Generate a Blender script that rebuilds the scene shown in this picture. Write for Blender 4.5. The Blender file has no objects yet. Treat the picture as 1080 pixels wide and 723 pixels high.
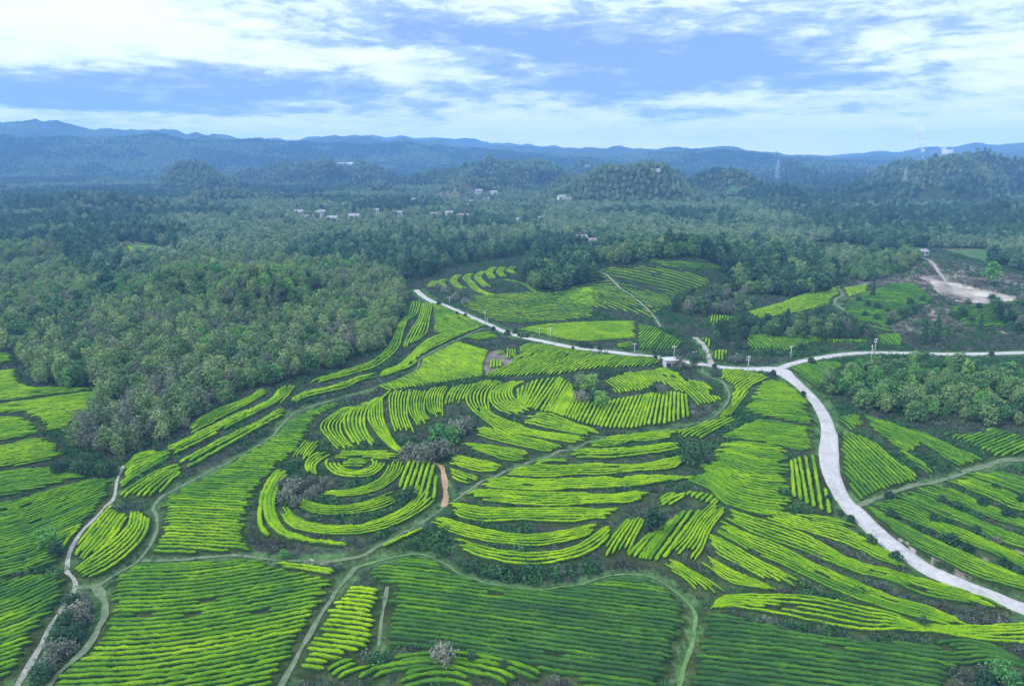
import bpy, math, random
import numpy as np
from mathutils import Vector
random.seed(7); RNG = np.random.default_rng(11)
sc = bpy.context.scene
COL = sc.collection
R = math.radians

# ------------------------------------------------------------------ camera
CAM_H = 90.0; FPX = 720.0; CX, CY = 540.0, 361.5
PITCH = R(15.2)
cam_d = bpy.data.cameras.new('camera'); cam = bpy.data.objects.new('camera', cam_d); COL.objects.link(cam)
cam.location = (0, 0, CAM_H); cam.rotation_euler = (R(90) - PITCH, 0, 0)
cam_d.sensor_width = 36; cam_d.lens = 36 * FPX / 1080; cam_d.clip_start = 1; cam_d.clip_end = 60000
sc.camera = cam

# ------------------------------------------------------------------ render / view
sc.view_settings.view_transform = 'Standard'; sc.view_settings.look = 'None'
sc.view_settings.exposure = 0.56; sc.view_settings.gamma = 1.0
sc.view_settings.use_curve_mapping = False
cy = sc.cycles
cy.max_bounces = 4; cy.diffuse_bounces = 2; cy.glossy_bounces = 1; cy.transmission_bounces = 2
cy.transparent_max_bounces = 4; cy.volume_bounces = 0
cy.use_denoising = True
try: cy.denoiser = 'OPENIMAGEDENOISE'
except Exception: pass
cy.volume_step_rate = 4; cy.volume_max_steps = 64

# ------------------------------------------------------------------ world
SUN_EL, SUN_AZ = R(42), R(-108)          # azimuth measured from +Y towards +X
w = bpy.data.worlds.new('World'); sc.world = w; w.use_nodes = True
nt = w.node_tree; nt.nodes.clear()
def N(t, **kw):
    n = nt.nodes.new(t)
    for k, v in kw.items(): setattr(n, k, v)
    return n
def L(a, b): nt.links.new(a, b)
def M(op, a, b=None, c=None, clamp=False):
    n = N('ShaderNodeMath', operation=op); n.use_clamp = clamp
    for i, v in enumerate((a, b, c)):
        if v is None: continue
        if isinstance(v, (int, float)): n.inputs[i].default_value = v
        else: L(v, n.inputs[i])
    return n.outputs[0]
out = N('ShaderNodeOutputWorld')
sky = N('ShaderNodeTexSky', sky_type='NISHITA'); sky.sun_disc = False
sky.sun_elevation = SUN_EL; sky.sun_rotation = SUN_AZ; sky.altitude = 800
bg1 = N('ShaderNodeBackground'); bg1.inputs[1].default_value = 0.12; L(sky.outputs[0], bg1.inputs[0])
tc = N('ShaderNodeTexCoord')
sep = N('ShaderNodeSeparateXYZ'); L(tc.outputs['Generated'], sep.inputs[0])
az = M('ARCTAN2', sep.outputs[0], sep.outputs[1])
el = M('ARCSINE', sep.outputs[2])
# warp the directions so that the cloud edges are ragged
def noise(vec, scale, detail=5, rough=0.55, dist=0.0):
    n = N('ShaderNodeTexNoise'); n.inputs['Scale'].default_value = scale
    n.inputs['Detail'].default_value = detail; n.inputs['Roughness'].default_value = rough
    n.inputs['Distortion'].default_value = dist
    L(vec, n.inputs['Vector']); return n
def comb(x, y, z):
    n = N('ShaderNodeCombineXYZ')
    for i, v in enumerate((x, y, z)):
        if isinstance(v, (int, float)): n.inputs[i].default_value = v
        else: L(v, n.inputs[i])
    return n.outputs[0]
elc = M('MAXIMUM', el, 0.0)
# clouds are seen edge-on near the horizon: vertical scale tightens towards it
ev = M('POWER', M('ADD', elc, 0.004), 0.75)
vec = comb(M('MULTIPLY', az, 4.6), M('MULTIPLY', ev, 15.0), 0.3)
wn = noise(vec, 1.3, 4, 0.6)
wsep = N('ShaderNodeSeparateColor'); L(wn.outputs['Color'], wsep.inputs[0])
azw = M('ADD', az, M('MULTIPLY', M('SUBTRACT', wsep.outputs[0], 0.5), 0.34))
elw = M('ADD', el, M('MULTIPLY', M('SUBTRACT', wsep.outputs[1], 0.5), 0.060))
def px_dir(px, py):
    u = (px - CX) / FPX; v = (CY - py) / FPX
    y = math.cos(PITCH) + v * math.sin(PITCH); z = -math.sin(PITCH) + v * math.cos(PITCH)
    l = math.sqrt(u * u + y * y + z * z)
    return u / l, y / l, z / l
def blob(px, py, wx, wy, amp):
    x, y, z = px_dir(px, py)
    a0, e0 = math.atan2(x, y), math.asin(z)
    sx, sy = wx / FPX, wy / FPX
    da = M('MULTIPLY', M('SUBTRACT', azw, a0), 1 / sx); de = M('MULTIPLY', M('SUBTRACT', elw, e0), 1 / sy)
    q = M('ADD', M('MULTIPLY', da, da), M('MULTIPLY', de, de))
    return M('MULTIPLY', M('EXPONENT', M('MULTIPLY', q, -1.0)), amp)
f1 = noise(vec, 1.6, 8, 0.58, 0.3)
f2 = noise(comb(M('MULTIPLY', az, 12.0), M('MULTIPLY', ev, 40.0), 4.0), 1.5, 8, 0.62, 0.4)
dens = M('ADD', M('MULTIPLY', M('SUBTRACT', f1.outputs['Fac'], 0.5), 1.15), M('MULTIPLY', M('SUBTRACT', f2.outputs['Fac'], 0.5), 1.35))
BLOBS = [(90, 92, 240, 22, .42), (300, 92, 140, 14, .30), (500, 50, 190, 24, .50), (330, 16, 120, 14, .10), (700, 66, 150, 22, .60),
         (900, 88, 150, 16, .66), (620, 95, 100, 9, .30), (820, 30, 220, 20, .18), (1050, 20, 90, 18, .2), (40, 112, 220, 10, .25),
         (540, 112, 200, 7, .22), (760, 120, 120, 7, .25), (1000, 118, 100, 8, .25),
         (110, 34, 200, 30, -.40), (430, 62, 150, 10, -.28), (590, 76, 150, 8, -.20), (820, 100, 110, 12, -.42), (1040, 70, 70, 26, -.42),
         (650, 112, 260, 10, -.22), (150, 122, 260, 6, -.25), (560, 138, 320, 8, -.15), (980, 40, 70, 14, -.25), (1000, 128, 160, 10, -.2)]
acc = dens
for b in BLOBS: acc = M('ADD', acc, blob(*b))
hz = M('SUBTRACT', 1.0, M('DIVIDE', elc, 0.06), clamp=True)          # the horizon veils the contrast
acc = M('MULTIPLY', acc, M('SUBTRACT', 1.0, M('MULTIPLY', hz, 0.55)))
fac = M('ADD', M('SUBTRACT', M('MULTIPLY', acc, 1.32), M('MULTIPLY', hz, 0.30)), 0.325, clamp=True)
rp = N('ShaderNodeValToRGB'); cr = rp.color_ramp
cr.elements[0].position = 0.0; cr.elements[0].color = (0.86, 0.90, 0.96, 1)
cr.elements[1].position = 1.0; cr.elements[1].color = (0.21, 0.325, 0.62, 1)
for p, c in ((0.20, (0.78, 0.845, 0.95, 1)), (0.42, (0.64, 0.745, 0.96, 1)), (0.66, (0.36, 0.485, 0.79, 1))):
    e = cr.elements.new(p); e.color = c
L(fac, rp.inputs[0])
bg2 = N('ShaderNodeBackground'); L(rp.outputs[0], bg2.inputs[0])
# an overcast sky is brightest overhead
zen = M('MULTIPLY', M('SUBTRACT', M('MAXIMUM', sep.outputs[2], 0.2), 0.2), 1.9)
L(M('ADD', M('MULTIPLY_ADD', hz, 0.45, 1.0), zen), bg2.inputs[1])       # and has a bright strip low down, under the cloud edge
mx = N('ShaderNodeMixShader'); mx.inputs[0].default_value = 0.92
L(bg1.outputs[0], mx.inputs[1]); L(bg2.outputs[0], mx.inputs[2]); L(mx.outputs[0], out.inputs[0])
w.cycles.sampling_method = 'MANUAL'; w.cycles.sample_map_resolution = 512

sun_d = bpy.data.lights.new('sun', 'SUN'); sun = bpy.data.objects.new('sun', sun_d); COL.objects.link(sun)
sun_d.energy = 2.6; sun_d.angle = R(10); sun_d.color = (1.0, 0.95, 0.86)
sd = Vector((math.sin(SUN_AZ) * math.cos(SUN_EL), math.cos(SUN_AZ) * math.cos(SUN_EL), math.sin(SUN_EL)))
sun.rotation_euler = sd.to_track_quat('Z', 'Y').to_euler(); sun.location = (0, 0, 300)

# ------------------------------------------------------------------ helpers
def tag(o, label=None, cat=None, group=None, kind=None):
    if label: o['label'] = label
    if cat: o['category'] = cat
    if group: o['group'] = group
    if kind: o['kind'] = kind
    return o
def link(name, me, parent=None, loc=(0, 0, 0), rotz=0, scale=None):
    o = bpy.data.objects.new(name, me); COL.objects.link(o)
    o.location = loc; o.rotation_euler = (0, 0, rotz)
    if scale is not None: o.scale = scale if hasattr(scale, '__len__') else (scale,) * 3
    if parent: o.parent = parent
    return o
def mesh_np(name, V, F, mat, smooth=False, attrs=None, colors=None):
    """V (n,3), F (m,k) one face size"""
    V = np.asarray(V, np.float32); F = np.asarray(F, np.int32)
    me = bpy.data.meshes.new(name)
    me.vertices.add(len(V)); me.vertices.foreach_set('co', V.ravel())
    m, k = F.shape
    me.loops.add(m * k); me.loops.foreach_set('vertex_index', F.ravel())
    me.polygons.add(m); me.polygons.foreach_set('loop_start', np.arange(0, m * k, k, dtype=np.int32))
    me.polygons.foreach_set('use_smooth', np.full(m, smooth, bool))
    for nm, a in (attrs or {}).items():
        at = me.attributes.new(nm, 'FLOAT', 'POINT'); at.data.foreach_set('value', np.asarray(a, np.float32))
    for nm, a in (colors or {}).items():
        at = me.attributes.new(nm, 'FLOAT_COLOR', 'POINT'); at.data.foreach_set('color', np.asarray(a, np.float32).ravel())
    me.update(calc_edges=True); me.validate()
    if mat: me.materials.append(mat)
    return me
class MB:
    def __init__(s): s.v = []; s.f = []
    def box(s, c, d, rz=0):
        cx, cy_, cz = c; n = len(s.v); ca, sa = math.cos(rz), math.sin(rz)
        for dz in (-.5, .5):
            for dx, dy in ((-.5, -.5), (.5, -.5), (.5, .5), (-.5, .5)):
                x, y = dx * d[0], dy * d[1]
                s.v.append((cx + x * ca - y * sa, cy_ + x * sa + y * ca, cz + dz * d[2]))
        s.f += [tuple(n + i for i in q) for q in ((3, 2, 1, 0), (4, 5, 6, 7), (0, 1, 5, 4), (1, 2, 6, 5), (2, 3, 7, 6), (3, 0, 4, 7))]
        return s
    def tube(s, a, b, r0, r1, k=6):
        a, b = Vector(a), Vector(b); n = len(s.v)
        d = (b - a).normalized(); u = d.orthogonal().normalized(); v = d.cross(u)
        for P, r in ((a, r0), (b, r1)):
            for i in range(k):
                t = 2 * math.pi * i / k; s.v.append(tuple(P + u * math.cos(t) * r + v * math.sin(t) * r))
        for i in range(k): s.f.append((n + i, n + (i + 1) % k, n + k + (i + 1) % k, n + k + i))
        s.f.append(tuple(n + k - 1 - i for i in range(k))); s.f.append(tuple(n + k + i for i in range(k)))
        return s
    def poly(s, vs, fs):
        n = len(s.v); s.v += [tuple(p) for p in vs]; s.f += [tuple(n + i for i in q) for q in fs]; return s
    def mesh(s, name, mat, smooth=False):
        me = bpy.data.meshes.new(name); me.from_pydata(s.v, [], s.f); me.materials.append(mat)
        if smooth: me.polygons.foreach_set('use_smooth', [True] * len(me.polygons))
        me.update(); return me

def new_mat(name, rough=0.85, spec=0.2):
    m = bpy.data.materials.new(name); m.use_nodes = True
    b = m.node_tree.nodes['Principled BSDF']; b.inputs['Roughness'].default_value = rough
    b.inputs['Specular IOR Level'].default_value = spec
    return m, m.node_tree, b
def ramp(t, fac, stops):
    n = t.nodes.new('ShaderNodeValToRGB'); e = n.color_ramp.elements
    while len(e) > 1: e.remove(e[-1])
    e[0].position = stops[0][0]; e[0].color = (*stops[0][1], 1)
    for p, c in stops[1:]:
        q = e.new(p); q.color = (*c, 1)
    t.links.new(fac, n.inputs[0]); return n.outputs[0]
def tnoise(t, scale, detail=4, rough=0.6, coord='Object'):
    tcn = t.nodes.new('ShaderNodeTexCoord') if coord != 'Position' else t.nodes.new('ShaderNodeNewGeometry')
    n = t.nodes.new('ShaderNodeTexNoise'); n.inputs['Scale'].default_value = scale
    n.inputs['Detail'].default_value = detail; n.inputs['Roughness'].default_value = rough
    t.links.new(tcn.outputs[coord], n.inputs['Vector']); return n.outputs['Fac']
def tmix(t, fac, a, b, mode='MIX'):
    n = t.nodes.new('ShaderNodeMix'); n.data_type = 'RGBA'; n.blend_type = mode
    for sock, v in ((n.inputs[0], fac), (n.inputs[6], a), (n.inputs[7], b)):
        if isinstance(v, tuple): sock.default_value = (*v, 1)
        elif isinstance(v, (int, float)): sock.default_value = v
        else: t.links.new(v, sock)
    return n.outputs[2]
def tmath(t, op, a, b=0.0, clamp=False):
    n = t.nodes.new('ShaderNodeMath'); n.operation = op; n.use_clamp = clamp
    for i, v in enumerate((a, b)):
        if isinstance(v, (int, float)): n.inputs[i].default_value = v
        else: t.links.new(v, n.inputs[i])
    return n.outputs[0]
def simple_mat(name, col, var=0.25, scale=2.0, rough=0.85, coord='Object'):
    m, t, b = new_mat(name, rough)
    d = tuple(c * (1 - var) for c in col); l = tuple(min(1, c * (1 + var)) for c in col)
    t.links.new(ramp(t, tnoise(t, scale, 5, 0.65, coord), [(0.3, d), (0.7, l)]), b.inputs['Base Color'])
    return m
def leaf_mat(name, stops, transl=0.18):
    """foliage: each plant its own tone (object random) with a finer mottling over its leaves"""
    m, t, b = new_mat(name, 0.8, 0.03)
    oi = t.nodes.new('ShaderNodeObjectInfo')
    c = ramp(t, oi.outputs['Random'], stops)
    f = tnoise(t, 0.9, 3, 0.6)
    c2 = tmix(t, 1.0, c, ramp(t, f, [(0.3, (0.62, 0.66, 0.68)), (0.7, (1.32, 1.30, 1.2))]), 'MULTIPLY')
    t.links.new(c2, b.inputs['Base Color'])
    tr = t.nodes.new('ShaderNodeBsdfTranslucent'); t.links.new(c2, tr.inputs[0])
    ms = t.nodes.new('ShaderNodeMixShader'); ms.inputs[0].default_value = transl
    t.links.new(b.outputs[0], ms.inputs[1]); t.links.new(tr.outputs[0], ms.inputs[2])
    t.links.new(ms.outputs[0], t.nodes['Material Output'].inputs[0])
    return m

# ------------------------------------------------------------------ value noise on numpy arrays
_perm = RNG.random((64, 64, 4))
def vnoise(x, y, k=0):
    xi = np.floor(x).astype(int); yi = np.floor(y).astype(int); fx = x - xi; fy = y - yi
    fx = fx * fx * (3 - 2 * fx); fy = fy * fy * (3 - 2 * fy)
    g = lambda a, b: _perm[a % 64, b % 64, k]
    return (g(xi, yi) * (1 - fx) + g(xi + 1, yi) * fx) * (1 - fy) + (g(xi, yi + 1) * (1 - fx) + g(xi + 1, yi + 1) * fx) * fy - 0.5
def fbm(x, y, o=4, k=0):
    s = 0; a = 1.0
    for i in range(o): s = s + a * vnoise(x * 2 ** i + 17.3 * i, y * 2 ** i + 5.1 * i, (k + i) % 4); a *= 0.5
    return s

# ------------------------------------------------------------------ terrain height
def ray(px, py):
    px = np.asarray(px, float); py = np.asarray(py, float)
    u = (px - CX) / FPX; v = (CY - py) / FPX
    return np.stack([u, math.cos(PITCH) + v * math.sin(PITCH), -math.sin(PITCH) + v * math.cos(PITCH)], -1)
CP = [  # (px, py, height): heights of points seen in the photograph
 (0,720,-3),(200,720,-1),(400,720,2),(550,720,3),(700,720,2),(900,720,3),(1080,720,4),(-150,720,-3),(1230,720,4),
 (0,620,-3),(100,620,-2),(250,650,-1),(450,650,1),(600,650,1),(740,640,2),(850,640,5),(1000,620,6),(1080,642,6),(-120,620,-3),(1200,640,7),
 (0,540,-3),(100,520,-2),(200,550,-1),(250,520,0),(265,565,1),(375,592,3),(440,587,2),(550,618,2),
 (375,494,13),(340,500,11.5),(410,505,12),(375,530,9),(375,560,6),(300,520,6.5),(450,520,9.5),(430,480,13),(288,560,4),(470,530,8.5),
 (330,440,5),(300,470,2.5),(250,470,1),(352,425,7),(370,447,11),(440,432,15),(440,390,12),(400,408,9),
 (510,600,4),(520,560,6.5),(520,520,10.5),(540,470,15),(580,430,18),(640,400,20),(640,462,17),(600,500,12.5),(620,545,8),(650,592,4),
 (720,540,9),(720,480,13.5),(750,440,16),(700,380,20),(550,360,15.5),(500,345,12.5),(440,308,10.5),(450,350,9.5),(400,390,8),(330,415,7.5),(280,430,5.5),(200,465,2),
 (825,390,17),(870,440,14),(873,490,12),(920,555,9),(990,610,7),(800,580,7),(850,540,9.5),(800,430,15.5),(1000,500,13),(1080,450,16),
 (980,430,16),(1075,373,17),(950,373,17.5),(1080,560,9.5),(1200,500,14),(1200,400,18),
 (0,450,-4),(60,420,-3),(0,380,-3),(110,412,0),(80,480,-1),(130,490,0),(20,400,-2),(-120,450,-4),
 (250,420,8),(200,400,13),(150,380,11),(100,370,12),(40,370,6),(280,370,21),(350,350,19),(400,330,15),(420,312,12),(200,330,27),
 (300,310,39),(360,302,35),(250,300,42),(180,300,39),(100,320,20),(50,320,18),(0,330,15),(-120,330,16),
 (50,262,36),(0,257,36),(-100,257,38),(140,266,23),(60,222,40),(0,224,38),(200,240,15),(250,255,5),(330,265,-5),(430,285,-8),(400,270,-8),
 (600,365,18),(650,370,19.5),(600,330,20),(500,300,19),(560,287,27),(640,282,36),(720,264,45),(720,300,34),(720,330,24.5),
 (800,292,33),(800,276,36.5),(800,330,25.5),(800,360,20),(860,310,28.5),(870,290,31),(900,350,22),(930,290,30.5),(960,270,34.5),
 (1000,310,29),(1020,295,31.5),(1060,315,27.5),(1060,345,22),(980,340,24),(1180,320,28),
 (480,262,-8),(560,262,-5),(700,235,10),(640,212,34),(700,206,40),(600,235,10),(850,265,0),(850,235,15),(850,205,32),(950,255,5),
 (1000,240,15),(1060,260,5),(1060,220,40),(1000,200,42),(1180,230,35),
 (500,215,15),(460,232,0),(380,232,0),(330,235,0),(600,215,12),(520,185,38),(400,195,36),(300,200,26),(200,205,20),(100,200,26),(0,200,26),(-100,200,30),
 (620,188,42),(700,190,42),(800,190,42),(900,186,46),(1080,190,46),(1200,190,46)]
CD = [  # (px column, distance, height): ground hidden behind crests, and far ground
 (280,420,20),(280,520,2),(180,430,20),(360,420,10),(100,560,26),(450,480,2),(560,500,2),(640,520,4),(720,540,0),(800,510,2),(900,560,2),
 (1000,540,12),(1080,560,10),(640,1250,12),(520,2000,30),(300,2000,22),(100,2000,18),(700,2000,22),(900,2000,25),(1080,2000,25),
 (0,3200,30),(300,3200,28),(600,3200,25),(900,3200,28),(1080,3200,28),(0,9000,30),(540,9000,30),(1080,9000,30),
 (540,60,2),(100,60,0),(1000,60,3),(540,25,2)]
def _ctrl():
    A = np.array(CP, float); d = ray(A[:, 0], A[:, 1]); t = (A[:, 2] - CAM_H) / d[:, 2]
    X = d[:, 0] * t; Y = d[:, 1] * t
    B = np.array(CD, float); az_ = np.arctan((B[:, 0] - CX) / FPX)
    X = np.r_[X, B[:, 1] * np.sin(az_)]; Y = np.r_[Y, B[:, 1] * np.cos(az_)]
    Z = np.r_[A[:, 2], B[:, 2]]
    return X, Y, Z
KX, KY, KZ = _ctrl()
def feat(x, y): return np.stack([np.arctan2(x, y) * 1.0, np.log(np.hypot(x, y)) * 0.9], -1)
_K = feat(KX, KY); _C = 0.045
def _phi(d2): return np.sqrt(d2 + _C * _C)
_A = _phi(((_K[:, None] - _K[None]) ** 2).sum(-1)); n_ = len(_K)
_S = np.zeros((n_ + 1, n_ + 1)); _S[:n_, :n_] = _A + np.eye(n_) * -0.004; _S[n_, :n_] = 1; _S[:n_, n_] = 1
_W = np.linalg.solve(_S, np.r_[KZ, 0])
def h_base(x, y):
    q = feat(x, y); o = np.empty(len(q))
    for i in range(0, len(q), 40000):
        d2 = ((q[i:i + 40000, None] - _K[None]) ** 2).sum(-1); o[i:i + 40000] = _phi(d2) @ _W[:n_] + _W[n_]
    return o
RIDGES = [(2900, 380, [(-300,152),(0,151),(100,148),(180,146),(260,150),(330,153),(420,151),(480,157),(560,162),(640,165),(720,161),(760,159),(800,164),(860,169),(1080,174),(1400,170)]),
          (3800, 480, [(-300,128),(0,134),(60,133),(120,138),(200,142),(300,149),(360,145),(440,148),(520,154),(600,157),(680,155),(760,156),(830,163),(900,165),(960,163),(1080,160),(1400,155)]),
          (4900, 500, [(-300,140),(0,140),(250,150),(340,146),(420,145),(500,149),(640,158),(760,162),(840,165),(900,161),(960,158),(1020,154),(1080,152),(1400,150)])]
def relief(x, y): return np.maximum(fbm(x / 190, y / 215, 4), -0.4)
def height(x, y):
    r = np.hypot(x, y); a = np.arctan2(x, y)
    h = h_base(x, y)
    k = np.clip((r - 470) / 650, 0, 1)
    h = h + k * 78 * relief(x, y) + k * 22 * (1 - 7 * np.abs(vnoise(x / 150 + .35 * fbm(x / 90, y / 90, 2), y / 120, 3)))
    k2 = np.clip((r - 1300) / 2500, 0, 1)
    h = h + k2 * 48 * np.maximum(fbm(x / 480 + 9, y / 480, 4, 1) * 1.5, -0.6)
    h = h + np.clip((r - 40) / 200, 0, 1) * 0.8 * fbm(x / 28, y / 28, 3, 2)
    px = CX + FPX * np.tan(np.clip(a, -1.2, 1.2))
    for d, wd, prof in RIDGES:
        P = np.array(prof, float)
        top = CAM_H + (166 - np.interp(px, P[:, 0], P[:, 1])) / FPX * d
        ru = 0.18 * fbm(a * 40 + d, r / (0.05 * d), 5, 3)
        prof_ = np.exp(-((r - d * (1 + 0.03 * np.sin(a * 9 + d))) / wd) ** 2)
        h = np.maximum(h, 30 + (top - 30) * prof_ * (0.93 + ru))
    return h
# polar ground sheet: fine near the camera, coarse at the horizon
AZ0, AZ1, NA = R(-62), R(62), 780
R0, R1 = 28.0, 6200.0
NR = 1000
AZS = np.linspace(AZ0, AZ1, NA); LRS = np.linspace(math.log(R0), math.log(R1), NR); RS = np.exp(LRS)
GA, GR = np.meshgrid(AZS, RS); GX = GR * np.sin(GA); GY = GR * np.cos(GA)
GZ = height(GX.ravel(), GY.ravel()).reshape(GX.shape)
def hz_at(x, y):
    x = np.asarray(x, float); y = np.asarray(y, float)
    a = (np.arctan2(x, y) - AZ0) / (AZ1 - AZ0) * (NA - 1); l = (np.log(np.maximum(np.hypot(x, y), R0)) - LRS[0]) / (LRS[-1] - LRS[0]) * (NR - 1)
    a = np.clip(a, 0, NA - 1.001); l = np.clip(l, 0, NR - 1.001)
    ia = a.astype(int); il = l.astype(int); fa = a - ia; fl = l - il
    return (GZ[il, ia] * (1 - fa) + GZ[il, ia + 1] * fa) * (1 - fl) + (GZ[il + 1, ia] * (1 - fa) + GZ[il + 1, ia + 1] * fa) * fl
_TS = np.exp(np.linspace(math.log(40), math.log(6100), 1400))
def ground(pts):
    """pixels of the photograph -> points on the ground (n,3)"""
    P = np.atleast_2d(np.array(pts, float)); D = ray(P[:, 0], P[:, 1]); o = np.empty((len(P), 3))
    for i, d in enumerate(D):
        dh = math.hypot(d[0], d[1]); T = _TS / dh
        g = CAM_H + d[2] * T - hz_at(d[0] * T, d[1] * T)
        b = np.nonzero(g < 0)[0]
        if len(b) == 0: j = len(T) - 1; t = T[j]
        else:
            j = b[0]; t = T[j] if j == 0 else T[j - 1] + (T[j] - T[j - 1]) * g[j - 1] / (g[j - 1] - g[j])
        o[i] = (d[0] * t, d[1] * t, hz_at(d[0] * t, d[1] * t))
    return o
def project(x, y, z):
    yy = y * math.cos(PITCH) - (z - CAM_H) * math.sin(PITCH); vv = y * math.sin(PITCH) + (z - CAM_H) * math.cos(PITCH)
    yy = np.maximum(yy, 1e-3)
    return CX + FPX * x / yy, CY - FPX * vv / yy
def in_poly(x, y, poly):
    poly = np.asarray(poly)[:, :2]; c = np.zeros(x.shape, bool)
    bb = (x >= poly[:, 0].min()) & (x <= poly[:, 0].max()) & (y >= poly[:, 1].min()) & (y <= poly[:, 1].max())
    xx, yy = x[bb], y[bb]; r = np.zeros(xx.shape, bool); n = len(poly)
    for i in range(n):
        x0, y0 = poly[i]; x1, y1 = poly[(i + 1) % n]
        if y0 == y1: continue
        r ^= ((y0 > yy) != (y1 > yy)) & (xx < (x1 - x0) * (yy - y0) / (y1 - y0) + x0)
    c[bb] = r; return c
def smooth_line(P, step=1.0):
    """Catmull-Rom through 2-D points, resampled at a step"""
    P = np.asarray(P, float)[:, :2]
    if len(P) > 2:
        Q = np.vstack([2 * P[0] - P[1], P, 2 * P[-1] - P[-2]]); o = []
        for i in range(1, len(Q) - 2):
            t = np.linspace(0, 1, 14, endpoint=False)[:, None]; p0, p1, p2, p3 = Q[i - 1:i + 3]
            o.append(0.5 * (2 * p1 + (p2 - p0) * t + (2 * p0 - 5 * p1 + 4 * p2 - p3) * t ** 2 + (3 * p1 - p0 - 3 * p2 + p3) * t ** 3))
        P = np.vstack(o + [P[-1:]])
    return resample(P, step)
def resample(P, step=None, n=None):
    d = np.r_[0, np.cumsum(np.hypot(*np.diff(P, axis=0).T))]
    if n is None: n = max(2, int(d[-1] / step) + 1)
    s = np.linspace(0, d[-1], n)
    return np.stack([np.interp(s, d, P[:, 0]), np.interp(s, d, P[:, 1])], -1)

# tracing windows: pixel = origin + local / scale
def Z(ox, oy, s): return lambda pts: [(ox + x / s, oy + y / s) for x, y in pts]
C1 = Z(400,330,5.4); C2 = Z(580,350,5.4); C3 = Z(260,300,5.4); L4 = Z(100,400,5.4); H1 = Z(440,250,5.4); H2 = Z(600,250,5.4); C7 = Z(740,270,5.4)
R8 = Z(760,380,6.025); M1 = Z(460,440,5.4); M2 = Z(640,440,5.4); MT = Z(620,530,5.4); RR = Z(860,420,4.909); R5 = Z(880,500,5.165); MM = Z(740,540,5.4)
S7 = Z(880,600,5.4); K = Z(250,420,4.0167); T7 = Z(0,470,2.858); T8 = Z(360,470,2.858); T9 = Z(720,470,2.858); T4 = Z(0,230,2.89); TR = Z(900,220,4.017)
PX = lambda p: p

# ------------------------------------------------------------------ tea rows
ROWS = []                                     # (polyline world xy, tint, plot phrase)
PLOT_POLYS = []
SPK = 0.66; RW = [0.75]                        # row pitch factor; width of the hedges now being set out
def add_row(P, tint, ph):
    if len(P) >= 3: ROWS.append((P, tint, ph, RW[0]))
def split_gaps(P, tint, ph):
    """now and then a row is broken by a step-through gap"""
    L_ = len(P)
    if L_ > 40 and RNG.random() < 0.22:
        c = int(L_ * RNG.uniform(0.2, 0.8)); add_row(P[:c - 1], tint, ph); add_row(P[c + 1:], tint, ph)
    else: add_row(P, tint, ph)
STEP = 0.7
def band(A, B, n, tint, ph):
    A = ground(A); B = ground(B); A = smooth_line(A); B = smooth_line(B)
    m = max(len(A), len(B)); A = resample(A, n=m); B = resample(B, n=m)
    RW[0] = float(np.clip(np.median(np.hypot(*(A - B).T)) * 1.28 / (n + (0 if n < 4 else 1)) * .70, .34, .9))
    n += 1 if n < 4 else 2
    for i in range(n):
        t = -.14 + 1.28 * i / max(1, n - 1); Q = A * (1 - t) + B * t
        Q = resample(Q, STEP); e0, e1 = RNG.integers(0, 4), RNG.integers(0, 4)
        Q = Q[e0:len(Q) - e1]
        if len(Q) > 3: split_gaps(Q, tint, ph)
    PLOT_POLYS.append(np.vstack([A, B[::-1]]))
def strip(Cn, n, tint, ph, sp=1.4):
    sp *= SPK; RW[0] = sp * .70
    Cn = smooth_line(ground(Cn)); T = np.gradient(Cn, axis=0); T /= np.linalg.norm(T, axis=1)[:, None] + 1e-9
    Nn = np.stack([-T[:, 1], T[:, 0]], -1)
    for i in range(n):
        Q = resample(Cn + Nn * (i - (n - 1) / 2) * sp, STEP); e0, e1 = RNG.integers(0, 3), RNG.integers(0, 3)
        Q = Q[e0:len(Q) - e1]
        if len(Q) > 3: add_row(Q, tint, ph)
def ruled(Ls, Rs, n, tint, ph):
    RW[0] = .72
    A = ground(Ls); B = ground(Rs); A = resample(A[:, :2], n=n); B = resample(B[:, :2], n=n)
    for a, b in zip(A, B):
        Q = resample(np.stack([a, b]), STEP)
        if len(Q) > 3: add_row(Q, tint, ph)
    PLOT_POLYS.append(np.vstack([A, B[::-1]]))
def pairs(PR, tint, ph, sp=1.4):
    """rows between two edges given as matched points"""
    sp *= SPK * 1.04; RW[0] = sp * .70
    A = ground([p[0] for p in PR])[:, :2]; B = ground([p[1] for p in PR])[:, :2]
    Mid = (A + B) / 2; d = np.r_[0, np.cumsum(np.hypot(*np.diff(Mid, axis=0).T))]; n = int(d[-1] / sp)
    s = np.linspace(0, d[-1], n); f = lambda Q: np.stack([np.interp(s, d, Q[:, 0]), np.interp(s, d, Q[:, 1])], -1)
    for a, b in zip(f(A), f(B)):
        Q = resample(np.stack([a, b]), STEP)
        if len(Q) > 3: split_gaps(Q, tint, ph)
    PLOT_POLYS.append(np.vstack([A, B[::-1]]))
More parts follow.
